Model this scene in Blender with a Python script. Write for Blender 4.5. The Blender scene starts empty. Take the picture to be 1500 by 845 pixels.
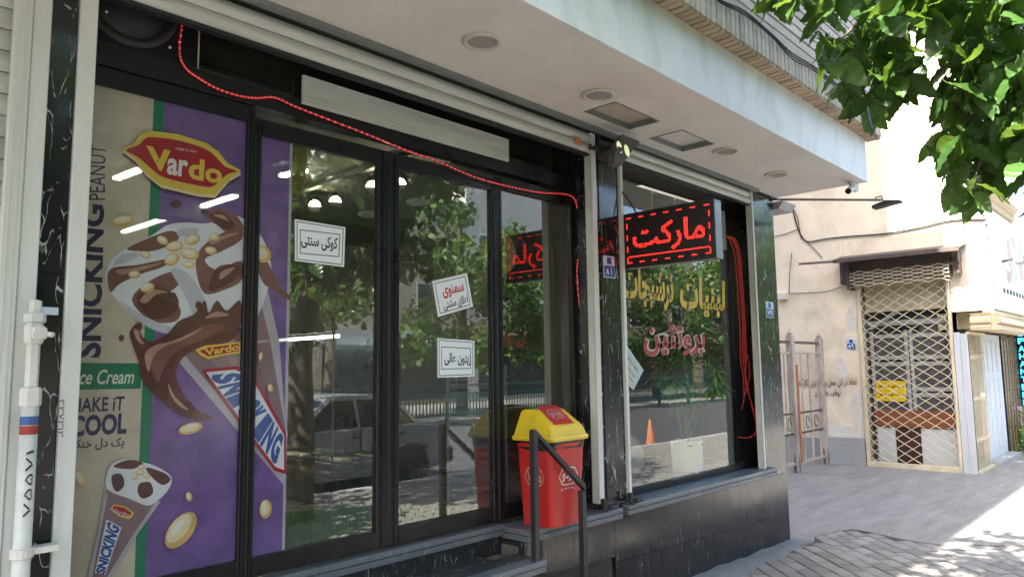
import bpy, math, random
from mathutils import Vector, Matrix, noise
random.seed(7)
S = bpy.context.scene
COL = S.collection

# ------------------------------------------------------------------ camera
F, YAW, PIT, ROL = 1072.9, math.radians(46.879), math.radians(6.236), math.radians(-.785)
CAM = Vector((0, -2.8798, 1.6))
fwd = Vector((math.sin(YAW)*math.cos(PIT), math.cos(YAW)*math.cos(PIT), math.sin(PIT)))
_r = Vector((math.cos(YAW), -math.sin(YAW), 0)); _u = _r.cross(fwd)
RT = _r*math.cos(ROL) + _u*math.sin(ROL)
UP = _u*math.cos(ROL) - _r*math.sin(ROL)
cd = bpy.data.cameras.new('camera'); co = bpy.data.objects.new('camera', cd); COL.objects.link(co)
cd.sensor_width = 36; cd.lens = F/1500*36; cd.clip_start = .05; cd.clip_end = 2000
co.matrix_world = Matrix(((RT.x, UP.x, -fwd.x, CAM.x), (RT.y, UP.y, -fwd.y, CAM.y), (RT.z, UP.z, -fwd.z, CAM.z), (0, 0, 0, 1)))
S.camera = co
def ray(px, py): return fwd*F + RT*(px-750) - UP*(py-422.5)
def onY(px, py, y=0.): d = ray(px, py); return CAM + d*((y-CAM.y)/d.y)
def onZ(px, py, z=0.): d = ray(px, py); return CAM + d*((z-CAM.z)/d.z)
def onX(px, py, x): d = ray(px, py); return CAM + d*((x-CAM.x)/d.x)

# ------------------------------------------------------------------ sky, sun, exposure
EL = math.radians(50)
sd = Vector((-math.cos(EL), .012, math.sin(EL))).normalized()
W = bpy.data.worlds.new('World'); S.world = W; W.use_nodes = True
nt = W.node_tree; nt.nodes.clear()
sk = nt.nodes.new('ShaderNodeTexSky'); sk.sky_type = 'NISHITA'; sk.sun_disc = False
sk.sun_elevation = EL; sk.sun_rotation = math.atan2(sd.x, sd.y); sk.air_density = 1.0; sk.dust_density = 3.0; sk.ozone_density = 1.0
bg = nt.nodes.new('ShaderNodeBackground'); bg.inputs[1].default_value = .12
wo = nt.nodes.new('ShaderNodeOutputWorld')
nt.links.new(sk.outputs[0], bg.inputs[0]); nt.links.new(bg.outputs[0], wo.inputs[0])
sl = bpy.data.lights.new('sun', 'SUN'); sl.energy = 4.2; sl.angle = math.radians(.53); sl.color = (1, .95, .86)
so = bpy.data.objects.new('sun', sl); COL.objects.link(so); so.rotation_euler = sd.to_track_quat('Z', 'Y').to_euler()
so.location = sd*60
vs = S.view_settings; vs.view_transform = 'Standard'; vs.look = 'None'; vs.exposure = 3.0; vs.gamma = 1; vs.use_curve_mapping = False
S.cycles.use_denoising = True
S.cycles.max_bounces = 7; S.cycles.transparent_max_bounces = 20; S.cycles.diffuse_bounces = 3; S.cycles.glossy_bounces = 4
S.cycles.sample_clamp_indirect = 8; S.cycles.caustics_reflective = False; S.cycles.caustics_refractive = False

# ------------------------------------------------------------------ materials
MATS = {}
def newmat(name):
    m = bpy.data.materials.new(name); m.use_nodes = True; MATS[name] = m
    t = m.node_tree; p = t.nodes['Principled BSDF']
    return m, t, p
def N(t, typ, **kw):
    n = t.nodes.new(typ)
    for k, v in kw.items():
        if hasattr(n, k): setattr(n, k, v)
        else: n.inputs[k.replace('_', ' ')].default_value = v
    return n
def ramp(t, src, stops):
    r = t.nodes.new('ShaderNodeValToRGB'); e = r.color_ramp.elements
    while len(e) < len(stops): e.new(.5)
    for el, (p, c) in zip(e, stops):
        el.position = p; el.color = (c, c, c, 1) if isinstance(c, (int, float)) else (*c, 1)
    t.links.new(src, r.inputs[0]); return r.outputs[0]
def mixc(t, fac, a, b, mode='MIX'):
    n = t.nodes.new('ShaderNodeMix'); n.data_type = 'RGBA'; n.blend_type = mode
    for s, v in ((0, fac), (6, a), (7, b)):
        if hasattr(v, 'is_output'): t.links.new(v, n.inputs[s])
        else: n.inputs[s].default_value = v if isinstance(v, (int, float)) else (*v, 1)
    return n.outputs[2]
def coords(t, scale=(1, 1, 1)):
    c = t.nodes.new('ShaderNodeTexCoord'); m = t.nodes.new('ShaderNodeMapping'); m.inputs['Scale'].default_value = scale
    t.links.new(c.outputs['Object'], m.inputs[0]); return m.outputs[0]
def noi(t, vec, scale, detail=4, rough=.55, dist=0):
    n = t.nodes.new('ShaderNodeTexNoise'); t.links.new(vec, n.inputs['Vector'])
    n.inputs['Scale'].default_value = scale; n.inputs['Detail'].default_value = detail; n.inputs['Roughness'].default_value = rough; n.inputs['Distortion'].default_value = dist
    return n.outputs['Fac']
def bump(t, p, h, strength=.3, dist=.01):
    b = t.nodes.new('ShaderNodeBump'); b.inputs['Strength'].default_value = strength; b.inputs['Distance'].default_value = dist
    t.links.new(h, b.inputs['Height']); t.links.new(b.outputs[0], p.inputs['Normal'])
def M(name, col, rough=.6, var=.15, scale=6, metal=0, spec=.5, bmp=0, bscale=60, stretch=(1, 1, 1), dirt=None, dirtamt=.5, dscale=2.5, rvar=.1, objvar=0.):
    m, t, p = newmat(name); v = coords(t, stretch)
    a = tuple(c*(1-var) for c in col); b = tuple(min(1, c*(1+var)) for c in col)
    n1 = noi(t, v, scale, 5, .6)
    c = mixc(t, ramp(t, n1, ((.3, 0), (.7, 1))), a, b)
    if dirt:
        n2 = noi(t, v, dscale, 8, .65, .4)
        c = mixc(t, ramp(t, n2, ((.48, 0), (.75, dirtamt))), c, dirt)
    if objvar:
        oi = t.nodes.new('ShaderNodeObjectInfo')
        c = mixc(t, 1.0, c, ramp(t, oi.outputs['Random'], ((0, 1-objvar), (1, 1.0))), 'MULTIPLY')
    t.links.new(c, p.inputs['Base Color'])
    r = ramp(t, noi(t, v, scale*2.3, 3), ((.3, max(0, rough-rvar)), (.7, min(1, rough+rvar))))
    t.links.new(r, p.inputs['Roughness'])
    p.inputs['Metallic'].default_value = metal; p.inputs['Specular IOR Level'].default_value = spec
    if bmp: bump(t, p, noi(t, v, bscale, 4), bmp, .01)
    return m
def EM(name, col, st, samp=False):
    m, t, p = newmat(name); p.inputs['Base Color'].default_value = (*col, 1)
    m.cycles.emission_sampling = 'AUTO' if samp else 'NONE'
    p.inputs['Emission Color'].default_value = (*col, 1); p.inputs['Emission Strength'].default_value = st; p.inputs['Roughness'].default_value = .5
    return m
def marble(name, veins=1., rough=.12, base=(.012, .013, .016), vscale=(1, 1, .45), rvar=.08):
    m, t, p = newmat(name); v = coords(t, vscale)
    w = t.nodes.new('ShaderNodeTexNoise'); w.inputs['Scale'].default_value = 3.2; w.inputs['Detail'].default_value = 4; t.links.new(v, w.inputs['Vector'])
    va = t.nodes.new('ShaderNodeVectorMath'); va.operation = 'MULTIPLY_ADD'; t.links.new(w.outputs['Color'], va.inputs[0]); va.inputs[1].default_value = (.3, .3, .3); t.links.new(v, va.inputs[2])
    rt = t.nodes.new('ShaderNodeMapping'); rt.inputs['Rotation'].default_value = (.4, .75, .3); rt.inputs['Scale'].default_value = (2.0, 2.0, .55); t.links.new(va.outputs[0], rt.inputs[0])
    vo = t.nodes.new('ShaderNodeTexVoronoi'); vo.feature = 'DISTANCE_TO_EDGE'; vo.inputs['Scale'].default_value = 12.; t.links.new(rt.outputs[0], vo.inputs['Vector'])
    line = ramp(t, vo.outputs['Distance'], ((0, 1), (.008, .8), (.02, 0)))
    mask = ramp(t, noi(t, v, 19, 3, .6), ((.5, 0), (.6, 1)))
    n3 = ramp(t, noi(t, v, 2.2, 6), ((.4, 0), (.8, .035)))
    a = mixc(t, n3, base, (.5, .5, .52))
    mm = t.nodes.new('ShaderNodeMath'); mm.operation = 'MULTIPLY'; t.links.new(line, mm.inputs[0]); t.links.new(mask, mm.inputs[1])
    m2 = t.nodes.new('ShaderNodeMath'); m2.operation = 'MULTIPLY'; t.links.new(mm.outputs[0], m2.inputs[0]); m2.inputs[1].default_value = veins
    c = mixc(t, m2.outputs[0], a, (.5, .51, .53)); t.links.new(c, p.inputs['Base Color'])
    t.links.new(ramp(t, noi(t, v, 4, 5), ((.35, rough), (.75, rough+rvar))), p.inputs['Roughness'])
    return m
def glassmat(name, tint=(.93, .96, .94), refl=1.9, dust=.03):
    m, t, p = newmat(name); t.nodes.remove(p)
    o = t.nodes['Material Output']
    tr = t.nodes.new('ShaderNodeBsdfTransparent'); tr.inputs[0].default_value = (*tint, 1)
    gl = t.nodes.new('ShaderNodeBsdfGlossy'); gl.inputs['Roughness'].default_value = 0.0; gl.inputs['Color'].default_value = (1, 1, 1, 1)
    b = t.nodes.new('ShaderNodeBump'); b.inputs['Strength'].default_value = .02; b.inputs['Distance'].default_value = .02
    t.links.new(noi(t, coords(t), 1.3, 1), b.inputs['Height']); t.links.new(b.outputs[0], gl.inputs['Normal'])
    g = t.nodes.new('ShaderNodeNewGeometry'); dt = t.nodes.new('ShaderNodeVectorMath'); dt.operation = 'DOT_PRODUCT'
    t.links.new(g.outputs['Incoming'], dt.inputs[0]); t.links.new(g.outputs['True Normal'], dt.inputs[1])
    def mth(op, a, b=None):
        n = t.nodes.new('ShaderNodeMath'); n.operation = op
        for i, v in enumerate((a, b)):
            if v is None: continue
            if hasattr(v, 'is_output'): t.links.new(v, n.inputs[i])
            else: n.inputs[i].default_value = v
        return n
    k = mth('POWER', mth('SUBTRACT', 1., mth('ABSOLUTE', dt.outputs['Value']).outputs[0]).outputs[0], 5.)
    mu = mth('MULTIPLY', mth('MULTIPLY_ADD', k.outputs[0], .96).outputs[0], refl); mu.use_clamp = True
    mu.inputs[0].links[0].from_node.inputs[2].default_value = .042
    mx = t.nodes.new('ShaderNodeMixShader'); t.links.new(mu.outputs[0], mx.inputs[0]); t.links.new(tr.outputs[0], mx.inputs[1]); t.links.new(gl.outputs[0], mx.inputs[2])
    df = t.nodes.new('ShaderNodeBsdfDiffuse'); df.inputs[0].default_value = (.6, .6, .56, 1)
    ds = t.nodes.new('ShaderNodeMixShader'); t.links.new(ramp(t, noi(t, coords(t), 5, 8, .7), ((.4, dust*.4), (.8, dust*1.8))), ds.inputs[0])
    t.links.new(mx.outputs[0], ds.inputs[1]); t.links.new(df.outputs[0], ds.inputs[2]); t.links.new(ds.outputs[0], o.inputs[0])
    return m
def leafmat(name, c1, c2, trans=.35, rough=.35):
    m, t, p = newmat(name); o = t.nodes['Material Output']; v = coords(t)
    g = t.nodes.new('ShaderNodeNewGeometry'); oi = t.nodes.new('ShaderNodeObjectInfo')
    ad = t.nodes.new('ShaderNodeMath'); ad.operation = 'FRACT'
    a2 = t.nodes.new('ShaderNodeMath'); a2.operation = 'ADD'; t.links.new(g.outputs['Random Per Island'], a2.inputs[0]); t.links.new(oi.outputs['Random'], a2.inputs[1]); t.links.new(a2.outputs[0], ad.inputs[0])
    c = mixc(t, ad.outputs[0], c1, c2)
    c = mixc(t, ramp(t, noi(t, v, 40, 3), ((.3, 0), (.8, .3))), c, tuple(x*1.4 for x in c2))
    t.links.new(c, p.inputs['Base Color']); p.inputs['Roughness'].default_value = rough; p.inputs['Specular IOR Level'].default_value = .45
    tl = t.nodes.new('ShaderNodeBsdfTranslucent'); t.links.new(mixc(t, .5, c, (.25, .4, .03)), tl.inputs[0])
    mx = t.nodes.new('ShaderNodeMixShader'); mx.inputs[0].default_value = trans
    t.links.new(p.outputs[0], mx.inputs[1]); t.links.new(tl.outputs[0], mx.inputs[2]); t.links.new(mx.outputs[0], o.inputs[0])
    return m
def printmat(name, col, var=.06, perf=.1, col2=None, grad=None):
    # ink on perforated window film: a little of what is behind shows through the holes
    m, t, p = newmat(name); o = t.nodes['Material Output']; v = coords(t)
    c = mixc(t, ramp(t, noi(t, v, 9, 4), ((.3, 0), (.7, 1))), tuple(x*(1-var) for x in col), tuple(min(1, x*(1+var)) for x in (col2 or col)))
    t.links.new(c, p.inputs['Base Color']); p.inputs['Roughness'].default_value = .16; p.inputs['Specular IOR Level'].default_value = .5
    bump(t, p, noi(t, coords(t, (1, 1, .5)), 5, 3), .25, .012)
    gr = mixc(t, ramp(t, noi(t, v, 260, 2), ((.35, 0), (.65, .22))), c, tuple(x*.55 for x in col)); t.links.new(gr, p.inputs['Base Color'])
    tr = t.nodes.new('ShaderNodeBsdfTransparent'); mx = t.nodes.new('ShaderNodeMixShader'); mx.inputs[0].default_value = perf
    t.links.new(p.outputs[0], mx.inputs[1]); t.links.new(tr.outputs[0], mx.inputs[2]); t.links.new(mx.outputs[0], o.inputs[0])
    return m

marble('marble_pillar', 1.6, .09)
marble('marble_wall', .3, .12, (.014, .015, .018), (1.2, 1, .25), .2)
marble('marble_sill', .6, .3, (.11, .125, .145), (1, 1, 1), .15)  # base colour paled and blued to stand for sky reflected in dark marble
marble('marble_riser', 1.5, .42, (.012, .013, .016), (1, 1, .6), .2)
marble('marble_step', .8, .25, (.028, .03, .034), (1, 1, 1), .15)
M('cream_trim', (.62, .59, .5), .5, .04)
M('lens_grey', (.38, .37, .35), .5, .06, 30)
M('flood_grey', (.1, .1, .105), .5, .1)
M('grass_blade', (.08, .3, .05), .7, .4, 40)
M('white_alu', (.66, .68, .66), .4, .06, 5, spec=.5, dirt=(.36, .36, .33), dirtamt=.55, dscale=3, stretch=(1, 1, .15), bmp=.05)
M('shutter_white', (.58, .6, .58), .5, .08, 4, dirt=(.27, .27, .25), dirtamt=.7, dscale=3, stretch=(.35, 1, 2.5), bmp=.08)
M('soffit_paint', (.80, .77, .745), .8, .05, 3, dirt=(.55, .52, .49), dirtamt=.5, dscale=1.6, bmp=.04, bscale=30)
M('hatch_brown', (.52, .46, .39), .8, .12, 12, dirt=(.55, .52, .48), dirtamt=.6, dscale=9)
M('fascia_paint', (.80, .81, .80), .7, .04, 3, dirt=(.47, .51, .48), dirtamt=.8, dscale=1.7, stretch=(1.6, 1, .7), bmp=.05, bscale=25)
M('brick_cream', (.55, .5, .42), .8, .14, 9, objvar=.3, bmp=.15, dirt=(.33, .29, .24), dirtamt=.5)
M('brick_tan', (.5, .38, .26), .8, .16, 9, objvar=.35, bmp=.15, dirt=(.28, .2, .13), dirtamt=.5)
M('mortar_dark', (.12, .1, .085), .9, .2)
M('frame_black', (.009, .009, .011), .34, .2, 4, spec=.3)
M('panel_black', (.008, .01, .014), .3, .2, 3, spec=.3)
M('chrome_grey', (.4, .4, .42), .3, .1, 5, metal=.8)
M('rubber_black', (.02, .02, .021), .6, .2)
M('rail_black', (.018, .018, .02), .45, .2, 12, bmp=.1, dirt=(.06, .055, .05))
M('bin_red', (.54, .024, .024), .4, .1, 5, dirt=(.33, .07, .06), dirtamt=.75, dscale=7, stretch=(1, 1, .4), rvar=.15, bmp=.06, bscale=30)
M('bin_yellow', (.78, .56, .02), .4, .06, 5, dirt=(.5, .36, .08), dirtamt=.6, dscale=8, rvar=.15)
M('bag_black', (.012, .012, .012), .3, .2, bmp=.5, bscale=25)
M('print_white', (.72, .72, .7), .5, .12, 30)
M('print_grey', (.55, .4, .38), .5, .12, 30)
M('paper', (.8, .84, .86), .6, .02, 3)
M('ink_black', (.015, .015, .02), .6, .1)
M('ink_red', (.5, .02, .02), .6, .1)
M('ink_blue', (.04, .1, .3), .6, .1)
M('plate_blue', (.015, .06, .25), .4, .1)
M('plate_light', (.5, .6, .72), .4, .1)
M('vinyl_yellow', (.62, .42, .03), .55, .12, 25)
M('vinyl_red', (.33, .035, .03), .6, .2, 25)
M('vinyl_white', (.6, .5, .42), .6, .1, 25)
M('pipe_white', (.66, .67, .64), .45, .06, 9, dirt=(.35, .34, .31), dirtamt=.5, dscale=5)
M('led_board', (.012, .006, .006), .6, .1)
M('led_case', (.22, .25, .24), .45, .1, metal=.3)
M('led_dull', (.018, .006, .006), .5, .1)
EM('led_red', (1, .018, .012), .8)
EM('rope_red', (1, .05, .06), .28)
M('rope_tube', (.42, .1, .1), .25, .15, 20)
EM('rope_dim', (.9, .06, .05), .08)
EM('lamp_warm', (1, .86, .55), 8, True)
EM('disc_warm', (1, .9, .68), 2.5, True)
EM('tube_white', (.85, 1, .95), 1.6)
EM('bar_warm', (1, .93, .72), 9)
EM('flood_led', (.75, .78, .42), .1)
M('beige_plaster', (.76, .64, .49), .85, .1, 2.2, dirt=(.46, .36, .26), dirtamt=.75, dscale=1.9, bmp=.25, bscale=14)
M('plaster_patch', (.62, .58, .52), .9, .1, 9, bmp=.2)
M('stone_plinth', (.33, .33, .32), .8, .2, 30, bmp=.2)
M('cream_metal', (.6, .52, .36), .5, .12, 8, dirt=(.33, .27, .18), dirtamt=.5)
M('lattice_paint', (.66, .58, .42), .5, .1, 9)
M('grey_wood', (.36, .36, .36), .6, .1, 8, stretch=(1, 1, .2), dirt=(.22, .21, .2))
M('pale_wood', (.5, .52, .56), .6, .1, 8, stretch=(2, 2, .15), dirt=(.33, .32, .3), dirtamt=.6)
M('dark_glass', (.1, .1, .1), .25, .2)
M('brown_board', (.24, .075, .03), .5, .2, 8, stretch=(1, .2, 3))
M('maroon_board', (.055, .016, .014), .5, .2)
M('white_board', (.62, .64, .66), .6, .05)
M('notice_yellow', (.75, .52, .01), .5, .05)
M('rust_steel', (.12, .085, .07), .7, .3, 12, dirt=(.22, .09, .04))
M('awning_steel', (.075, .055, .045), .65, .3, 9, dirt=(.05, .04, .035))
M('gate_white', (.44, .38, .32), .65, .18, 10, stretch=(1, 1, .3), dirt=(.2, .09, .045), dirtamt=.95, dscale=6)
M('gate_rust', (.5, .17, .07), .7, .25, 12)
M('yellow_stone', (.6, .5, .34), .75, .08, 5, dirt=(.5, .37, .2))
M('door_bluewhite', (.5, .56, .64), .5, .06, 6, dirt=(.38, .4, .42))
M('sign_board', (.75, .75, .75), .5, .04)
M('sign_dark', (.012, .014, .02), .3, .1)
EM('sign_blue', (.05, .45, .7), .5)
M('pebble_gold', (.25, .15, .04), .4, .4, 30)
M('yellow_wall', (.68, .55, .33), .85, .06, 2)
M('concrete', (.23, .216, .198), .9, .2, 2.2, dirt=(.15, .14, .13), dirtamt=.75, dscale=1.1, bmp=1., bscale=26, stretch=(.5, 2.6, 1))
M('mortar_grey', (.13, .137, .145), .85, .12, 6, bmp=.5, bscale=20)
M('paver', (.27, .25, .225), .85, .12, 7, objvar=.38, bmp=.6, bscale=40, dirt=(.2, .185, .17), dirtamt=.5)
M('joint_sand', (.06, .055, .048), .95, .2)
M('asphalt', (.06, .06, .062), .85, .2, 4, bmp=.3)
M('kerb_stone', (.36, .36, .34), .85, .12)
M('bark', (.13, .1, .075), .9, .3, 9, stretch=(2, 2, .4), bmp=.8, bscale=14, dirt=(.05, .04, .03))
leafmat('leaf', (.024, .065, .018), (.06, .13, .028), .34, .32)
leafmat('leaf_far', (.04, .09, .02), (.11, .18, .04), .35, .45)
leafmat('leaf_plant', (.1, .22, .05), (.2, .34, .1), .3, .4)
leafmat('petal', (.4, .12, .45), (.6, .3, .6), .2, .5)
M('grass_mat', (.06, .24, .04), .8, .35, 60)
M('floor_tile', (.2, .185, .16), .3, .1, 2)
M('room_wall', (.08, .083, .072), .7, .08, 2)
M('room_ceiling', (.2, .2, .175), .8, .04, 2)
M('beam_dark', (.05, .05, .05), .5, .1)
M('crate_grey', (.2, .22, .25), .5, .1)
M('wood_brown', (.07, .04, .02), .5, .25, 6, stretch=(1, 1, 4))
M('woven', (.5, .34, .12), .7, .25, 30, bmp=.6, bscale=40)
M('fridge_steel', (.08, .085, .09), .3, .1, 4, metal=.5)
M('pot_white', (.75, .76, .75), .45, .03)
M('pot_stone', (.3, .27, .18), .7, .2, 12)
M('soil', (.05, .035, .025), .95, .3)
M('sack', (.42, .38, .32), .85, .12, 7, bmp=.4, bscale=30)
M('car_silver', (.27, .29, .33), .22, .03, 3, metal=.15)
M('car_trim', (.02, .02, .022), .5, .1)
M('car_glass', (.006, .007, .008), .05, .1)
M('tyre', (.02, .02, .02), .8, .1)
M('rim_steel', (.35, .35, .36), .4, .1, metal=.7)
M('tail_red', (.35, .02, .02), .2, .1)
M('car_white', (.7, .7, .7), .25, .03)
M('taxi_yellow', (.7, .48, .02), .25, .03)
M('fence_green', (.03, .13, .12), .5, .1)
M('cone_orange', (.6, .24, .12), .5, .1)
M('wall_far_beige', (.55, .46, .36), .85, .08, 1)
M('wall_far_white', (.6, .58, .55), .85, .08, 1)
M('window_dark', (.04, .045, .05), .15, .2)
M('cable_black', (.012, .012, .013), .85, .1)
glassmat('glass', (.84, .87, .85), 2.3, .016)
glassmat('glass_clear', (.95, .97, .955), 1.1, .01)
glassmat('glass_smoke', (.6, .63, .58), 1.2, .02)

# ------------------------------------------------------------------ mesh helpers
class MB:
    def __init__(s): s.v = []; s.f = []; s.m = []; s.mi = 0
    def add(s, vs, fs):
        o = len(s.v); s.v += [tuple(p) for p in vs]
        for f in fs: s.f.append(tuple(i+o for i in f)); s.m.append(s.mi)
        return s
    def box(s, x0, x1, y0, y1, z0, z1, bev=0.):
        if x0 > x1: x0, x1 = x1, x0
        if y0 > y1: y0, y1 = y1, y0
        if z0 > z1: z0, z1 = z1, z0
        if not bev:
            return s.add([(x, y, z) for x in (x0, x1) for y in (y0, y1) for z in (z0, z1)],
                  [(0, 1, 3, 2), (4, 6, 7, 5), (0, 4, 5, 1), (2, 3, 7, 6), (0, 2, 6, 4), (1, 5, 7, 3)])
        b = bev; P = []; 
        for x, sx in ((x0, 1), (x1, -1)):
            for y, sy in ((y0, 1), (y1, -1)):
                for z, sz in ((z0, 1), (z1, -1)):
                    P += [(x, y+sy*b, z+sz*b), (x+sx*b, y, z+sz*b), (x+sx*b, y+sy*b, z)]
        i = lambda a, b_, c, k: ((a*2+b_)*2+c)*3+k
        fs = []
        for a in (0, 1):
            q = [i(a, 0, 0, 0), i(a, 0, 1, 0), i(a, 1, 1, 0), i(a, 1, 0, 0)]; fs.append(q if a == 0 else q[::-1])
            q = [i(0, a, 0, 1), i(1, a, 0, 1), i(1, a, 1, 1), i(0, a, 1, 1)]; fs.append(q if a == 0 else q[::-1])
            q = [i(0, 0, a, 2), i(0, 1, a, 2), i(1, 1, a, 2), i(1, 0, a, 2)]; fs.append(q if a == 0 else q[::-1])
        for a in (0, 1):
            for c in (0, 1):
                fs += [[i(a, c, 0, 0), i(a, c, 1, 0), i(a, c, 1, 1), i(a, c, 0, 1)], [i(a, 0, c, 0), i(a, 1, c, 0), i(a, 1, c, 2), i(a, 0, c, 2)], [i(0, a, c, 1), i(1, a, c, 1), i(1, a, c, 2), i(0, a, c, 2)]]
                for e in (0, 1): fs.append([i(a, c, e, 0), i(a, c, e, 1), i(a, c, e, 2)])
        return s.add(P, fs)
    def prism(s, poly, axis, a, b):
        # poly of 2-D points swept along an axis: x -> (y,z), y -> (x,z), z -> (x,y)
        g = {'x': lambda p, k: (k, p[0], p[1]), 'y': lambda p, k: (p[0], k, p[1]), 'z': lambda p, k: (p[0], p[1], k)}[axis]
        n = len(poly)
        return s.add([g(p, a) for p in poly]+[g(p, b) for p in poly], [tuple(range(n))[::-1], tuple(range(n, 2*n))]+[(i, (i+1) % n, n+(i+1) % n, n+i) for i in range(n)])
    def tube(s, pts, r, n=8, caps=True):
        pts = [Vector(p) for p in pts]; R = r if isinstance(r, (list, tuple)) else [r]*len(pts)
        o = len(s.v); ref = None
        for k, p in enumerate(pts):
            d = (pts[min(k+1, len(pts)-1)]-pts[max(k-1, 0)]).normalized()
            if ref is None: ref = d.orthogonal().normalized()
            ref = (ref-d*ref.dot(d)).normalized(); q = d.cross(ref)
            for j in range(n):
                a = 2*math.pi*(j+.5)/n; s.v.append(tuple(p+(ref*math.cos(a)+q*math.sin(a))*R[k]))
        for k in range(len(pts)-1):
            for j in range(n):
                s.f.append((o+k*n+j, o+k*n+(j+1) % n, o+(k+1)*n+(j+1) % n, o+(k+1)*n+j)); s.m.append(s.mi)
        if caps:
            s.f.append(tuple(o+j for j in range(n))[::-1]); s.m.append(s.mi)
            s.f.append(tuple(o+(len(pts)-1)*n+j for j in range(n))); s.m.append(s.mi)
        return s
    def bar(s, a, b, w, h=None, up=(0, 0, 1)):
        a = Vector(a); b = Vector(b); h = h or w; d = (b-a).normalized(); u = Vector(up)
        if abs(d.dot(u)) > .95: u = Vector((0, 1, 0))
        sd_ = d.cross(u).normalized()*w/2; u2 = sd_.cross(d).normalized()*h/2
        P = [p+x*sd_+y*u2 for p in (a, b) for x, y in ((-1, -1), (1, -1), (1, 1), (-1, 1))]
        return s.add(P, [(3, 2, 1, 0), (4, 5, 6, 7), (0, 1, 5, 4), (1, 2, 6, 5), (2, 3, 7, 6), (3, 0, 4, 7)])
    def lathe(s, prof, c=(0, 0, 0), n=24, axis='z'):
        o = len(s.v); c = Vector(c)
        for r, h in prof:
            for j in range(n):
                a = 2*math.pi*j/n
                q = Vector((r*math.cos(a), r*math.sin(a), h)) if axis == 'z' else Vector((r*math.cos(a), h, r*math.sin(a))) if axis == 'y' else Vector((h, r*math.cos(a), r*math.sin(a)))
                s.v.append(tuple(c+q))
        for k in range(len(prof)-1):
            for j in range(n):
                s.f.append((o+k*n+j, o+k*n+(j+1) % n, o+(k+1)*n+(j+1) % n, o+(k+1)*n+j)); s.m.append(s.mi)
        for k in (0, len(prof)-1):
            if prof[k][0] > 1e-5: s.f.append(tuple(o+k*n+j for j in range(n))); s.m.append(s.mi)
        return s
    def build(s, name, mat, parent=None, smooth=False, local=False):
        me = bpy.data.meshes.new(name); me.from_pydata(s.v, [], s.f)
        for mm in (mat if isinstance(mat, (list, tuple)) else [mat]): me.materials.append(MATS[mm])
        if max(s.m, default=0): me.polygons.foreach_set('material_index', s.m)
        if smooth: me.polygons.foreach_set('use_smooth', [True]*len(me.polygons))
        me.update()
        return link(name, me, parent, local)
def wm(o):
    m = Matrix.LocRotScale(o.location, o.rotation_euler, o.scale)
    return (wm(o.parent) @ o.matrix_parent_inverse @ m) if o.parent else m
def link(name, me, parent=None, local=False):
    o = bpy.data.objects.new(name, me); COL.objects.link(o)
    if parent:
        o.parent = parent
        if not local: o.matrix_parent_inverse = wm(parent).inverted()
    return o
def tag(o, label=None, cat=None, group=None, kind=None):
    if label: o['label'] = label
    if cat: o['category'] = cat
    if group: o['group'] = group
    if kind: o['kind'] = kind
    return o
def thing(name, label, cat, loc=(0, 0, 0), rz=0., group=None):
    o = bpy.data.objects.new(name, None); COL.objects.link(o); o.location = loc; o.rotation_euler = (0, 0, rz); o.empty_display_size = .1
    return tag(o, label, cat, group)
def B(name, mat, parent, *a, **k):
    return MB().box(*a, **k).build(name, mat, parent)
def smoothpoly(pts, n=5, closed=True):
    out = []; L = len(pts)
    for i in range(L if closed else L-1):
        g = lambda j: Vector(pts[j % L]) if closed else Vector(pts[max(0, min(L-1, j))])
        p0, p1, p2, p3 = g(i-1), g(i), g(i+1), g(i+2)
        for k in range(n):
            t = k/n
            out.append(.5*((2*p1)+(p2-p0)*t+(2*p0-5*p1+4*p2-p3)*t*t+(3*p1-p0-3*p2+p3)*t**3))
    if not closed: out.append(Vector(pts[-1]))
    return out

# ------------------------------------------------------------------ lettering
FORMS = {'ا': (0xFE8D, 2), 'ب': (0xFE8F, 4), 'پ': (0xFB56, 4), 'ت': (0xFE95, 4), 'ج': (0xFE9D, 4), 'ح': (0xFEA1, 4), 'خ': (0xFEA5, 4), 'د': (0xFEA9, 2), 'ر': (0xFEAD, 2), 'ز': (0xFEAF, 2), 'س': (0xFEB1, 4), 'ش': (0xFEB5, 4), 'ط': (0xFEC1, 4), 'ع': (0xFEC9, 4), 'ف': (0xFED1, 4), 'ق': (0xFED5, 4), 'ک': (0xFB8E, 4), 'گ': (0xFB92, 4), 'ل': (0xFEDD, 4), 'م': (0xFEE1, 4), 'ن': (0xFEE5, 4), 'ه': (0xFEE9, 4), 'و': (0xFEED, 2), 'ی': (0xFBFC, 4), 'ئ': (0xFE89, 4)}
def shape(t):
    out = []
    for i, ch in enumerate(t):
        if ch not in FORMS: out.append(ch); continue
        b, n = FORMS[ch]
        pj = i > 0 and FORMS.get(t[i-1], (0, 0))[1] == 4
        nj = n == 4 and i+1 < len(t) and t[i+1] in FORMS
        out.append(chr(b+(3 if pj and nj else 1 if pj else 2 if nj else 0)))
    return ''.join(reversed(out))
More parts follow.
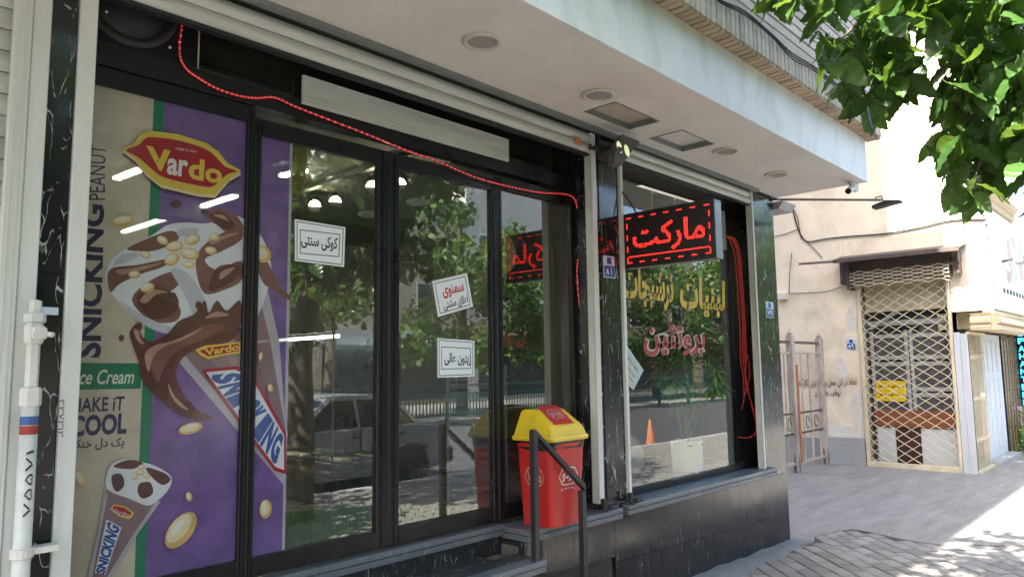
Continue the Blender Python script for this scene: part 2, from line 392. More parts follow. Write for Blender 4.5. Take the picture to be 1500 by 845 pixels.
def text2d(body, bold=0., shear=0., fit=True, res=3):
    if any(c in FORMS for c in body): body = shape(body)
    c = bpy.data.curves.new('lettering', 'FONT'); c.body = body; c.size = 1; c.offset = bold; c.shear = shear; c.resolution_u = res; c.dimensions = '2D'; c.fill_mode = 'BOTH'
    c.materials.append(MATS['ink_black']); c.materials.append(MATS['ink_black'])
    for i, ch in enumerate(c.body_format): ch.material_index = i % 2
    o = bpy.data.objects.new('lettering', c); COL.objects.link(o)
    dg = bpy.context.evaluated_depsgraph_get(); e = o.evaluated_get(dg); me = e.to_mesh()
    v = [(p.co.x, p.co.y) for p in me.vertices]; f = [tuple(p.vertices) for p in me.polygons]
    e.to_mesh_clear(); bpy.data.objects.remove(o); bpy.data.curves.remove(c)
    if fit and v:
        x0 = min(p[0] for p in v); x1 = max(p[0] for p in v); y0 = min(p[1] for p in v); y1 = max(p[1] for p in v)
        v = [((p[0]-x0)/(x1-x0), (p[1]-y0)/(y1-y0)) for p in v]
    return v, f
def bil(q, u, v):   # q = TL, TR, BR, BL as 3-D points
    a = Vector(q[3]).lerp(Vector(q[2]), u); b = Vector(q[0]).lerp(Vector(q[1]), u); return a.lerp(b, v)
def letters(name, body, quad, mat, parent, bold=0., shear=0., flip=False, off=(0, 0, 0)):
    v, f = text2d(body, bold, shear)
    o = Vector(off)
    P = [bil(quad, p[0], (1-p[1]) if flip else p[1])+o for p in v]
    return MB().add(P, f).build(name, mat, parent)
def qY(pts, y): return [onY(px, py, y) for px, py in pts]
def qX(pts, x): return [onX(px, py, x) for px, py in pts]
def sheet(name, pts, y, mat, parent, thick=0.):
    P = [onY(px, py, y) for px, py in pts]
    m = MB()
    if thick: m.prism([(p.x, p.z) for p in P], 'y', y, y+thick)
    else: m.add(P, [tuple(range(len(P)))])
    return m.build(name, mat, parent)

# ================================================================== GROUND
def structure(o): return tag(o, kind='structure')
structure(B('road', 'asphalt', None, -300, 400, -300, 300, -.6, -.16))
pav = structure(B('sidewalk', 'joint_sand', None, -40, 120, -5.2, 40, -.5, -.012))
structure(B('kerb', 'kerb_stone', None, -40, 120, -5.38, -5.2, -.5, .0, bev=.015))
# poured concrete over the alley mouth, with an uneven edge against the pavers
edge = [(6.62, .02), (6.66, -.10), (6.86, -.17), (7.05, -.10), (7.28, -.16), (7.48, -.20), (7.60, -.30), (7.50, -.62), (7.42, -.95), (7.62, -1.30), (8.05, -1.75), (8.7, -2.4), (9.6, -3.4), (10.4, -5.19), (119, -5.19), (119, 30), (6.62, 30)]
pe = smoothpoly(edge[:14], 5, False)
pe = [(p.x+noise.noise((p.x*9, p.y*9, 3))*.03, p.y+noise.noise((p.x*9, p.y*9, 8))*.03) for p in pe]+edge[14:]
structure(MB().prism(pe, 'z', -.011, .008).build('alley_floor', 'concrete'))
def inpoly(x, y, P):
    r = False; j = len(P)-1
    for i in range(len(P)):
        if (P[i][1] > y) != (P[j][1] > y) and x < (P[j][0]-P[i][0])*(y-P[i][1])/(P[j][1]-P[i][1]+1e-12)+P[i][0]: r = not r
        j = i
    return r
fleck = MB()
for k in range(260):
    x = random.uniform(6.9, 16); y = random.uniform(-1.6, 2.2); q = random.uniform(.004, .016)
    if not inpoly(x, y, pe): continue
    a = random.uniform(0, 3); c_, s_ = math.cos(a)*q, math.sin(a)*q
    fleck.add([(x-c_, y-s_, .0085), (x+s_, y-c_*.6, .0085), (x+c_, y+s_, .012), (x-s_, y+c_*.6, .012)], [(0, 1, 2, 3)])
tag(fleck.build('litter', 'plaster_patch'), 'small pale chips of litter scattered over the alley floor', 'litter', kind='stuff')
# pavers laid on the diagonal
pm = MB().box(-.0955, .0955, -.0600, .0600, -.03, .0, bev=.006)
pmesh = []
for k in range(4):
    q = MB(); q.f = pm.f; q.m = pm.m; q.v = [(x*(1+random.uniform(-.015, .015)), y*(1+random.uniform(-.02, .02)), z) for x, y, z in pm.v]
    me = bpy.data.meshes.new('paver'); me.from_pydata(q.v, [], q.f); me.materials.append(MATS['paver']); pmesh.append(me)
PA = math.radians(47); ca, sa = math.cos(PA), math.sin(PA)
near = []; far = MB()
cells = []
for i in range(-40, 60):
    for j in range(-60, 70):
        u = i*.203+(j % 2)*.1; v = j*.132
        x = 6+u*ca-v*sa; y = -1.5+u*sa+v*ca
        if not (-3.5 < x < 10.6 and -5.15 < y < -.06) or (x < 6.9 and y > -.1): continue
        if inpoly(x-.05, y-.03, pe) or inpoly(x, y, pe): continue
        q = Vector((x, y, 0))-CAM; dd = q.dot(fwd)
        vis = dd > 0 and 0 < 750+F*q.dot(RT)/dd < 1540 and 422-F*q.dot(UP)/dd < 870
        cells.append((0 if vis else 1, q.length, x, y))
cells.sort()
for k, (nv, dist, x, y) in enumerate(cells):
    z = .001+noise.noise((x*3, y*3, 0))*.004+random.uniform(-.002, .002); a = PA+random.uniform(-.012, .012)
    if k < 300:
        o = link('paver', pmesh[k % 4], pav); o.location = (x, y, z); o.rotation_euler = (random.uniform(-.012, .012), random.uniform(-.012, .012), a)
    else:
        c, s_ = math.cos(a), math.sin(a)
        far.add([(x+vx*c-vy*s_, y+vx*s_+vy*c, z+vz) for vx, vy, vz in pm.v], pm.f)
tag(far.build('paving_beyond', 'paver', pav), kind='stuff')
# mortar fillet against the shop wall
mf = MB(); rows = []
for k in range(40):
    x = 3.2+k*.094; h = .02+.022*max(0, 6.85-x)+noise.noise((x*4, 0, 0))*.02; w = .13+.03*max(0, 6.4-x)+noise.noise((x*3, 5, 0))*.06
    w = max(.05, w)
    rows.append([(x, .01, h), (x, -.02, h*.97), (x, -w*.5, h*.7+noise.noise((x*6, 2, 1))*.01), (x, -w, .012), (x, -w-.02, -.02)])
for k in range(39): mf.add(rows[k]+rows[k+1], [(i, i+1, i+6, i+5) for i in range(4)])
structure(mf.build('mortar_fillet', 'mortar_grey', None, smooth=True))

# ================================================================== SHOP BUILDING
XR = 6.72
shop = thing('shop_building', 'corner shop building clad in black veined marble under a white soffit', 'building', (3.7, 0, 0))
# rough structural core, behind the cladding
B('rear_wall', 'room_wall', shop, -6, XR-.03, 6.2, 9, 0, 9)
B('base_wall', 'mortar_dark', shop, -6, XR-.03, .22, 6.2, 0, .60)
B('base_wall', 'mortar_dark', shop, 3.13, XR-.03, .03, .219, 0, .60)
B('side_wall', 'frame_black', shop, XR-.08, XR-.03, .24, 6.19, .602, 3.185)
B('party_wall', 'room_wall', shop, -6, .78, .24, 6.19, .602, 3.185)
B('upper_floor', 'mortar_dark', shop, -6, XR, -.80, 8.5, 3.58, 9.05)
B('roof_storey', 'yellow_wall', shop, -6, XR, -.1, 8.5, 9.051, 10.4)
B('penthouse', 'yellow_wall', shop, -6, XR, .72, 8.5, 10.401, 17)
# soffit with two sunk hatches, and fascia
soff = MB()
hx = [onZ(x, y, 3.19) for x, y in ((854, 163), (902, 148), (966, 178), (918, 190), (953, 199), (1003, 190), (1046, 210), (998, 223))]
H1 = (3.55, 4.05, -.43, -.19); H2 = (4.31, 4.76, -.445, -.18)
xs = [-6, H1[0], H1[1], H2[0], H2[1], XR]; 
def rect(m, a, b, c, d, z): m.add([(a, c, z), (b, c, z), (b, d, z), (a, d, z)], [(3, 2, 1, 0)])
for i in range(5):
    a, b = xs[i], xs[i+1]; h = H1 if i == 1 else H2 if i == 3 else None
    if h: rect(soff, a, b, -.845, h[2], 3.19); rect(soff, a, b, h[3], -.03, 3.19)
    else: rect(soff, a, b, -.845, -.03, 3.19)
for h in (H1, H2):
    a, b, c, d = h
    soff.add([(a, c, 3.19), (b, c, 3.19), (b, d, 3.19), (a, d, 3.19), (a, c, 3.25), (b, c, 3.25), (b, d, 3.25), (a, d, 3.25)], [(0, 1, 5, 4), (1, 2, 6, 5), (2, 3, 7, 6), (3, 0, 4, 7)])
so_ = soff.build('soffit', 'soffit_paint', shop)
for h in (H1, H2):
    a, b, c, d = h
    B('hatch_board', 'soffit_paint' if h is H2 else 'hatch_brown', so_, a+.006, b-.006, c+.006, d-.006, 3.225, 3.24)
    fr = MB(); t = .009
    fr.box(a+.001, b-.001, c+.001, c+t, 3.186, 3.222); fr.box(a+.001, b-.001, d-t, d-.001, 3.186, 3.222); fr.box(a+.001, a+t, c+t+.001, d-t-.001, 3.186, 3.222); fr.box(b-t, b-.001, c+t+.001, d-t-.001, 3.186, 3.222)
    fr.build('hatch_frame', 'led_case', so_)
B('soffit_recess', 'mortar_dark', shop, -6, XR-.004, -.028, .6, 3.192, 3.30)
B('shadow_gap', 'led_case', shop, .8, 6.3, -.075, -.035, 3.165, 3.1885)
fa = MB(); fa.box(-6, XR+.03, -.86, -.846, 3.186, 3.575); fa.box(XR+.001, XR+.03, -.8455, .5, 3.186, 3.575)
fa.build('fascia', 'fascia_paint', shop)
# oversailing brick band: soldier bricks seen from below, slim upright tiles in front
bq = bpy.data.meshes.new('brick'); mm_ = MB().box(-.0245, .0245, -.058, .058, -.02, .02, bev=.003); bq.from_pydata(mm_.v, [], mm_.f); bq.materials.append(MATS['brick_tan'])
tq = bpy.data.meshes.new('tile'); mm_ = MB().box(-.0245, .0245, -.012, .012, -.1, .1, bev=.003); tq.from_pydata(mm_.v, [], mm_.f); tq.materials.append(MATS['brick_cream'])
band = B('brick_band', 'mortar_dark', shop, -6, XR+.12, -.955, -.80, 3.598, 3.79)
for k in range(120):
    x = XR+.105-k*.0605
    if x < 0: break
    o = link('brick', bq, band); o.location = (x, -.902, 3.592+random.uniform(-.003, .003)); o.rotation_euler = (random.uniform(-.02, .02), random.uniform(-.02, .02), random.uniform(-.03, .03))
    o = link('tile', tq, band); o.location = (x, -.957+random.uniform(-.0015, .0015), 3.69); o.rotation_euler = (0, random.uniform(-.008, .008), 0)
wall_up = B('upper_wall', 'mortar_dark', shop, -6, XR+.09, -.93, -.802, 3.792, 9.04)
for k in range(22):
    z = 3.80+k*.075; n = 3
    cuts = [-2.0, 1.2+random.uniform(-.6, .6), 4+random.uniform(-.6, .6), XR+.1]
    for a, b in zip(cuts, cuts[1:]):
        B('siding_course', 'brick_cream', wall_up, a+.003, b-.003, -.948+random.uniform(-.002, .002), -.928, z, z+.061, bev=.003)
B('siding_above', 'brick_cream', wall_up, -6, XR+.1, -.945, -.931, 3.80+22*.075, 9.0)

# marble cladding, slab by slab
def slab(x0, x1, z0, z1, y=-.0, t=.028, mat='marble_wall', z0b=None, z1b=None, bev=.0025):
    z0b = z0 if z0b is None else z0b; z1b = z1 if z1b is None else z1b; g = .0012
    m = MB().prism([(x0+g, z0+g), (x1-g, z0b+g), (x1-g, z1b-g), (x0+g, z1-g)], 'y', y, y+t)
    return m.build('marble_slab', mat, shop)
jz = lambda x: .346-(x-4.03)*.0327
xsl = [4.02, 4.42, 4.88, 5.34, 5.8, 6.24, 6.745]
for a, b in zip(xsl, xsl[1:]):
    slab(a, b, -.02, jz(a), z1b=jz(b)); slab(a, b, jz(a), .617, z0b=jz(b), z1b=.617)
for a, b in ((3.135, 3.6), (3.6, 4.02)): slab(a, b, .425-.05*(a-3.135), .617, z0b=.425-.05*(b-3.135), z1b=.617)
# corner return of base, and corner pillar
MB().box(6.717, 6.747, .03, 1.6, -.02, .617).build('marble_slab', 'marble_wall', shop)
for (x0, x1) in ((.70, .785), (3.90, 4.175), (6.27, 6.735)):
    for z0, z1 in ((.62, 1.95), (1.95, 3.186)):
        if x0 < 1: B('marble_slab', 'marble_pillar', shop, x0, x1, .0, .03, z0+.001, z1-.001)
        else:
            m = MB().box(x0+.045, x1-.03 if x0 < 5 else x1-.001, -.002, .026, z0+.001, z1-.001); m.build('marble_slab', 'marble_pillar', shop)
            MB().box(x0, x0+.043, .004, .03, z0+.001, z1-.001).build('marble_edge', 'marble_pillar', shop)
            if x0 < 5: MB().box(x1-.028, x1, .004, .03, z0+.001, z1-.001).build('marble_edge', 'marble_pillar', shop)
MB().box(6.707, 6.735, .027, 1.6, .62, 3.186).build('marble_slab', 'marble_pillar', shop)
# reveals between cladding and glass
for x0, x1, y1 in ((3.905, 3.93, .24), (.76, .784, .24)): B('marble_reveal', 'marble_pillar', shop, x0, x1, .031, y1, .72, 3.186)
B('pillar_core', 'mortar_dark', shop, 3.931, 4.15, .031, .5, .62, 3.186)
B('pillar_core', 'frame_black', shop, 6.29, 6.70, .031, .06, .70, 3.186)
# sills: two-layer slabs with a groove
def sill(x0, x1, y0, y1, ztop, n, mat='marble_sill'):
    L = (x1-x0)/n
    for k in range(n):
        m = MB(); a, b = x0+k*L+.0008, x0+(k+1)*L-.0008
        m.box(a, b, y0, y1, ztop-.03, ztop, bev=.004); m.box(a, b, y0+.004, y1, ztop-.065, ztop-.0325, bev=.003)
        m.build('sill_slab', mat, shop)
sill(4.11, 6.42, -.055, .30, .698, 3)
sill(3.135, 4.04, -.06, .215, .694, 2)
sill(.70, 3.134, .140, .30, .711, 4)
B('riser_slab', 'marble_riser', shop, .70, 1.9, .165, .19, .45, .645); B('riser_slab', 'marble_riser', shop, 1.902, 3.134, .165, .19, .45, .645)
B('riser_slab', 'marble_riser', shop, 3.1345, 3.16, -.01, .16, .30, .625)
# entrance step of paved marble with a double nosing
step = B('entrance_step', 'mortar_dark', shop, .3, 3.10, -.10, .162, 0, .545)
for k in range(5):
    for r, (y0, y1) in enumerate(((-.095, .03), (.032, .163))):
        x0 = .33+k*.56-(r*.2)
        B('step_tile', 'marble_step', step, max(.3, x0), min(3.115, x0+.558), y0, y1, .546, .567+random.uniform(-.001, .001), bev=.002)
for k in range(3):
    a, b = .3+k*.94, .3+(k+1)*.94
    m = MB(); m.box(a+.001, b-.001, -.195, -.0965, .539, .5695, bev=.004); m.box(a+.001, b-.001, -.188, -.101, .503, .537, bev=.003); m.build('step_nosing', 'marble_sill', step)
# perforated vent in the base
def perforated(m, fn, nu, nv, r=.34):
    for i in range(nu):
        for j in range(nv):
            sq = [(-.5, -.5), (0, -.5), (.5, -.5), (.5, 0), (.5, .5), (0, .5), (-.5, .5), (-.5, 0)]
            ci = [(r*math.cos(math.radians(-135+45*k)), r*math.sin(math.radians(-135+45*k))) for k in range(8)]
            P = [fn((i+.5+a)/nu, (j+.5+b)/nv) for a, b in sq+ci]
            m.add(P, [(k, (k+1) % 8, 8+(k+1) % 8, 8+k) for k in range(8)])
vent = B('vent_recess', 'panel_black', shop, 3.30, 4.0, .04, .05, .0, .43)
m = MB(); perforated(m, lambda u, v: (3.29+u*.69, .008, .06+v*.315+.045*(1-u)), 19, 8); m.build('vent_plate', 'rail_black', shop)

# ------------------------------------------------------------------ glazed doors
YG = .20
ZB, ZH = .805, 2.68
def door_leaf(x0, x1, yf, st0, st1, top=ZH, bot=ZB, ft=.042):
    m = MB(); z0 = .722; z1 = top+.075
    m.box(x0, x0+st0, yf, yf+ft, z0, z1, bev=.004); m.box(x1-st1, x1, yf, yf+ft, z0, z1, bev=.004)
    m.box(x0+st0+.0005, x1-st1-.0005, yf+.002, yf+ft-.002, z0, bot); m.box(x0+st0+.0005, x1-st1-.0005, yf+.002, yf+ft-.002, top, z1)
    for xx in (x0+st0*.55, x1-st1*.55): m.box(xx-.004, xx+.004, yf-.004, yf-.0005, z0+.01, z1-.01)
    d = m.build('door_leaf', 'frame_black', shop)
    B('glass_pane', 'glass', d, x0+st0+.001, x1-st1-.001, yf+.02, yf+.0225, bot+.001, top-.001)
    return d
door_leaf(.80, 1.572, .182, .03, .034, top=2.73)
door_leaf(1.573, 2.331, .182, .034, .07)
door_leaf(2.332, 3.137, .182, .069, .042)
door_leaf(3.138, 3.902, .183, .053, .036, top=2.70)
B('door_head', 'frame_black', shop, .79, 3.903, .17, .25, 2.806, 2.90)
B('door_track', 'chrome_grey', shop, 2.1, 2.75, .165, .1695, 2.772, 2.778)
tp = B('transom_panel', 'panel_black', shop, .79, 1.30, .185, .215, 2.901, 3.186)
sp = onY(200, 25, .18)
m = MB().lathe([(.19, 0), (.185, -.012), (.165, -.016), (.15, .004), (.06, .012), (.0001, .005)], (sp.x-.02, .184, sp.z+.06), 32, 'y'); m.build('speaker_cone', 'rubber_black', tp, smooth=True)
for px, py in ((156, 18), (165, 84), (249, 70)):
    p = onY(px, py, .183); MB().lathe([(.006, 0), (.006, -.004), (.0001, -.005)], (p.x, .1845, p.z), 8, 'y').build('screw', 'print_white', tp)
tg = B('transom_pane', 'glass_smoke', shop, 1.31, 3.903, .2, .203, 2.901, 3.186)
for a, b in ((1.302, 1.309),): B('transom_edge', 'cream_metal', tg, a, b, .19, .21, 2.901, 3.186)
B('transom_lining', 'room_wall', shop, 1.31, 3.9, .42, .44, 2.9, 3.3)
# ------------------------------------------------------------------ roller shutters
def shutter(label, x0, x1, zbar, zt, yb=-.03, slats=3, gL=.05, gR=.05, zg=.70):
    s = thing('roller_shutter', label, 'shutter', ((x0+x1)/2, 0, zg), 0, 'raised white roller shutters')
    for a, b in ((x0-gL, x0), (x1, x1+gR)):
        m = MB(); m.box(a, b, yb, yb+.012, zg, zt, bev=.003); m.box(a, a+.006, yb+.0125, yb+.06, zg, zt); m.box(b-.006, b, yb+.0125, yb+.06, zg, zt)
        m.build('guide_rail', 'white_alu', s)
    z = zbar; hs = (zt-zbar)/slats
    bb = MB(); bb.box(x0+.002, x1-.002, yb+.016, yb+.055, zbar-.016, zbar-.001); bb.build('bottom_bar', 'rubber_black', s)
    for k in range(slats):
        n = 6; prof = [(yb+.02-.014*math.sin(math.pi*i/n), z+hs*(.03+.94*i/n)) for i in range(n+1)]+[(yb+.05, z+hs*.97), (yb+.05, z+hs*.03)]
        MB().prism(prof, 'x', x0+.002, x1-.002).build('slat', 'shutter_white', s, smooth=False); z += hs
    return s
sh1 = shutter('raised white roller shutter above the glass doors', .845, 3.845, 3.022, 3.163, yb=-.02, slats=2, gL=.058, gR=.05, zg=.74)
sh2 = shutter('raised white roller shutter above the window with yellow lettering', 4.205, 6.245, 3.055, 3.175, yb=-.02, slats=2, gL=.032, gR=.03, zg=.70)
letters('handwriting', '۳۳۷۳۱۳', qY([(95, 585), (93, 640), (85, 640), (87, 585)], -.0206), 'ink_black', sh1)
p0 = onY(846, 212, -.02); q0 = onY(862, 228, -.02)
B('yellow_sticker', 'cone_orange', sh1, p0.x-.03, p0.x+.03, -.0245, -.0215, 3.045, 3.095)
m = MB(); m.box(3.80, 3.885, -.045, -.033, 3.035, 3.06, bev=.004); m.box(3.835, 3.86, -.06, -.0455, 3.03, 3.065, bev=.004); m.box(3.795, 3.815, -.05, -.0332, 3.03, 3.07, bev=.003); m.build('latch', 'rubber_black', sh1)
# foot locks of the rails
for (px, py), par, sx in (((888, 738), sh1, 1), ((926, 733), sh2, -1)):
    p = onY(px, py, -.04); m = MB(); m.box(p.x-.05, p.x+.04, -.07, -.03, .712, .75, bev=.006); m.box(p.x-.045, p.x-.01, -.062, -.028, .7505, .775, bev=.004); m.box(p.x-.02, p.x+.055, -.10, -.0705, .714, .732, bev=.004)
    m.build('foot_lock', 'rubber_black', par)
# white slatted blind seen through the smoked transom
bl = thing('slat_blind', 'white slatted blind strip behind the smoked glass over the doors', 'blind', (2.6, .19, 2.9))
a0, a1 = onY(441, 100, .17), onY(742, 200, .17)
for k in range(8): B('slat', 'shutter_white', bl, a0.x, a1.x, .150, .166, 2.872+k*.018, 2.889+k*.018, bev=.002)

# ------------------------------------------------------------------ display window on the right
win = B('display_window', 'frame_black', shop, 4.176, 6.60, .13, .17, .699, .742)
B('glass_pane', 'glass_clear', win, 4.18, 6.60, .15, .1525, .743, 3.185)
B('jamb', 'frame_black', win, 6.60, 6.635, .10, .17, .743, 3.185)
B('inner_strip', 'white_board', win, 6.17, 6.23, .235, .245, 2.66, 3.02)

# ------------------------------------------------------------------ neighbour on the left: closed shutter
nb = thing('closed_shutter', 'closed white slatted shutter of the next shop at the left edge', 'shutter', (.3, 0, 0))
for k in range(42):
    z = .05+k*.076; n = 5
    prof = [(.03-.012*math.sin(math.pi*i/n), z+.072*i/n) for i in range(n+1)]+[(.06, z+.072), (.06, z)]
    MB().prism(prof, 'x', -.9, .592).build('slat', 'shutter_white', nb)
m = MB(); m.box(.585, .64, -.03, .0, 0, 3.185, bev=.004); m.box(.641, .699, -.02, .0, 0, 3.185, bev=.004); m.box(.6, .604, -.033, -.0305, 0, 3.185); m.box(.62, .624, -.033, -.0305, 0, 3.185); m.build('guide_rail', 'white_alu', nb)
B('wall_behind', 'room_wall', nb, -6, .699, .07, .2, 0, 3.185)
# gas riser with valve
gp = thing('gas_pipe', 'white painted gas pipe with valve beside the left marble strip', 'pipe', (.69, -.07, 0))
MB().tube([(.685, -.075, 0), (.685, -.075, 1.53)], .026, 14).build('pipe', 'pipe_white', gp, smooth=True)
MB().lathe([(.03, 1.5), (.032, 1.505), (.032, 1.555), (.028, 1.56), (.02, 1.562), (.02, 1.70), (.026, 1.705), (.03, 1.72), (.03, 1.76), (.024, 1.77), (.033, 1.775), (.033, 1.80), (.02, 1.805), (.018, 1.845), (.0001, 1.85)], (.685, -.075, 0), 6).build('fitting', 'pipe_white', gp)
vv = MB(); vv.lathe([(.02, -.07), (.026, -.065), (.026, -.045), (.018, -.04), (.018, -.02)], (.685, -.075, 1.735), 8, 'y'); vv.tube([(.685, -.11, 1.735), (.72, -.15, 1.73)], .009, 6); vv.build('valve', 'pipe_white', gp)
MB().box(.69, .75, -.082, -.078, 1.80, 1.825).build('tag', 'plate_light', gp)
for z, mt in ((1.44, 'ink_blue'), (1.41, 'vinyl_red')): MB().lathe([(.0265, z), (.0265, z+.028)], (.685, -.075, 0), 14).build('label', mt, gp)
MB().lathe([(.03, 1.02), (.034, 1.022), (.034, 1.05), (.03, 1.052)], (.685, -.075, 0), 14).build('clamp', 'pipe_white', gp)
B('clamp_arm', 'pipe_white', gp, .71, .79, -.08, -.03, 1.026, 1.046)
letters('scribble', '۷۵۵۷۱', [(.675, -.1025, 1.15), (.675, -.1025, 1.36), (.697, -.1025, 1.36), (.697, -.1025, 1.15)], 'ink_black', gp)

# ------------------------------------------------------------------ window film with the ice cream print
film = thing('window_poster', 'purple ice cream poster film on the two left glass panes', 'poster', (1.2, YG+.03, .8))
YF = .2013
for n_, c_, v_ in (('film_beige', (.45, .4, .32), .12), ('film_green', (.012, .16, .085), .06), ('film_purple', (.135, .08, .24), .22), ('film_navy', (.028, .018, .075), .05), ('film_cream', (.62, .62, .58), .05), ('film_gold', (.56, .43, .07), .08), ('film_red', (.3, .012, .03), .08), ('film_choc', (.085, .03, .025), .3), ('film_choc2', (.15, .065, .055), .3), ('film_mauve', (.2, .13, .15), .12), ('film_white', (.55, .58, .62), .06), ('film_nut', (.5, .34, .12), .2), ('film_blue', (.02, .07, .26), .12), ('film_pale', (.6, .52, .34), .1), ('film_silver', (.35, .33, .37), .1), ('film_mauve2', (.25, .17, .19), .12), ('film_mauve3', (.3, .21, .23), .12), ('film_mauve4', (.16, .09, .1), .15), ('film_shade', (.4, .41, .47), .08), ('film_gloss', (.34, .2, .16), .2)): printmat(n_, c_, v_)
LAY = [0]
def fp(pts, mat, name='print', sm=0, par=None, hold=False):
    if not hold: LAY[0] += 1
    y = YF-LAY[0]*.00008
    P = [(p[0], p[1]) for p in (smoothpoly([(*q, 0) for q in pts], sm) if sm else pts)]
    return MB().add([onY(px, py, y) for px, py in P], [tuple(range(len(P)))]).build(name, mat, par or film)
def ft(body, quad, mat, name='print_lettering', bold=0., shear=0., par=None):
    LAY[0] += 1; y = YF-LAY[0]*.00008
    return letters(name, body, qY(quad, y), mat, par or film, bold, shear)
def ell(cx, cy, a, b, ang, n=14):
    c, s_ = math.cos(math.radians(ang)), math.sin(math.radians(ang))
    return [(cx+a*math.cos(2*math.pi*k/n)*c-b*math.sin(2*math.pi*k/n)*s_, cy+a*math.cos(2*math.pi*k/n)*s_+b*math.sin(2*math.pi*k/n)*c) for k in range(n)]
def nut(cx, cy, a, b, ang, par=None):
    fp(ell(cx, cy, a, b, ang), 'film_nut', 'print_nut', par=par); fp(ell(cx-b*.15, cy-b*.15, a*.8, b*.7, ang), 'film_pale', 'print_nut', par=par); fp(ell(cx-b*.25, cy-b*.3, a*.45, b*.25, ang), 'film_cream', 'print_nut', par=par)
sheetx = lambda x0, x1, mat, name: MB().add([(x0, YF, .79), (x1, YF, .79), (x1, YF, 2.75), (x0, YF, 2.75)], [(0, 1, 2, 3)]).build(name, mat, film)
xg0, xg1 = onY(215, 400, YF).x, onY(230, 400, YF).x; xe = onY(425, 400, YF).x
sheetx(.80, xg0, 'film_beige', 'film_panel'); sheetx(xg0, xg1, 'film_green', 'film_panel'); sheetx(xg1, xe-.014, 'film_purple', 'film_panel'); sheetx(xe-.014, xe, 'film_silver', 'film_edge')
def vtext(body, x0t, x1t, yt, x0b, x1b, yb_, mat, bold=0.):
    # upright band, reading from the bottom to the top
    return ft(body, [(x0b, yb_), (x0t, yt), (x1t, yt+ (x1t-x0t)*.12), (x1b, yb_+(x1b-x0b)*.0)], mat, bold=bold)
vtext('SNICKING', 121, 153, 297, 108, 148, 524, 'film_navy', .035)
vtext('PEANUT', 133, 155, 212, 130, 154, 293, 'film_navy')
fp([(106, 531), (209, 532), (206, 569), (104, 571)], 'film_green', 'print_banner')
ft('Ice Cream', [(112, 541), (197, 541), (196, 562), (110, 563)], 'film_cream', shear=.25, bold=.01)
ft('MAKE iT', [(104, 583), (183, 580), (181, 601), (103, 604)], 'film_navy', bold=.02)
ft('COOL', [(104, 609), (187, 604), (185, 635), (103, 640)], 'film_navy', bold=.04)
ft('یک دل خنک', [(104, 643), (183, 640), (181, 657), (103, 661)], 'film_navy', bold=.02)
# the big cone
cone = fp([(261, 420), (300, 470), (330, 480), (372, 400), (392, 424), (409, 500), (419, 632), (419, 714), (345, 625), (262, 528), (236, 480)], 'film_mauve', 'print_cone')
fp([(245, 500), (262, 510), (345, 607), (419, 695), (419, 714), (345, 627), (262, 530)], 'film_silver', par=cone)
fp([(384, 400), (392, 424), (409, 500), (419, 632), (413, 600), (396, 500), (378, 425)], 'film_silver', par=cone)
for k, tone in enumerate(('film_mauve2', 'film_mauve3', 'film_mauve4')):
    a0_, a1_ = .22+.16*k, .40+.16*k
    L0, L1, R0, R1 = Vector((262, 520)), Vector((418, 705)), Vector((390, 426)), Vector((418, 640))
    fp([tuple(L0.lerp(R0, a0_)), tuple(L0.lerp(R0, a1_)), tuple(L1.lerp(R1, a1_)), tuple(L1.lerp(R1, a0_))], tone, par=cone)
scoop = fp([(155, 404), (163, 382), (190, 361), (222, 345), (245, 330), (272, 326), (305, 327), (350, 317), (385, 350), (398, 395), (392, 424), (372, 470), (330, 486), (290, 490), (245, 488), (206, 472), (176, 445), (160, 424)], 'film_white', 'print_scoop', 4)
for P in ([(157, 405), (166, 392), (200, 388), (240, 380), (262, 378), (236, 392), (205, 402), (175, 416), (162, 428)],
          [(186, 364), (222, 347), (252, 338), (262, 350), (232, 366), (205, 368)],
          [(193, 438), (225, 408), (262, 396), (268, 410), (244, 430), (222, 428), (262, 448), (258, 470), (222, 470)],
          [(290, 370), (318, 345), (352, 336), (353, 352), (325, 368), (300, 380), (318, 395), (353, 382), (354, 410), (330, 424), (300, 430), (288, 400)],
          [(300, 318), (318, 305), (340, 312), (356, 330), (350, 350), (330, 340), (318, 330)],
          [(372, 372), (392, 384), (410, 420), (424, 432), (424, 440), (400, 424), (384, 412)]):
    fp(P, 'film_choc2', 'print_sauce', 4, par=scoop)
for P in ([(200, 436), (222, 420), (255, 430), (262, 446), (250, 462), (222, 466)], [(318, 392), (346, 388), (352, 402), (326, 420), (306, 424)], [(306, 316), (326, 312), (344, 330), (330, 336)]): fp(P, 'film_choc', 'print_sauce', 4, par=scoop)
for P in ([(176, 440), (210, 462), (250, 478), (300, 480), (345, 474), (300, 490), (240, 488), (200, 468)], [(250, 395), (275, 400), (300, 440), (285, 462), (270, 430)], [(262, 336), (290, 334), (286, 345), (262, 346)], [(180, 372), (206, 372), (186, 384), (166, 388)]): fp(P, 'film_shade', 'print_shade', 4, par=scoop)
for P in ([(205, 440), (222, 424), (246, 428), (228, 432), (214, 444)], [(324, 398), (344, 391), (336, 400), (322, 410)], [(170, 396), (205, 391), (240, 384), (206, 396), (180, 402)], [(306, 352), (330, 344), (350, 341), (330, 349), (312, 358)], [(312, 315), (326, 315), (336, 324), (324, 320)]): fp(P, 'film_gloss', 'print_gloss', 4, par=scoop)
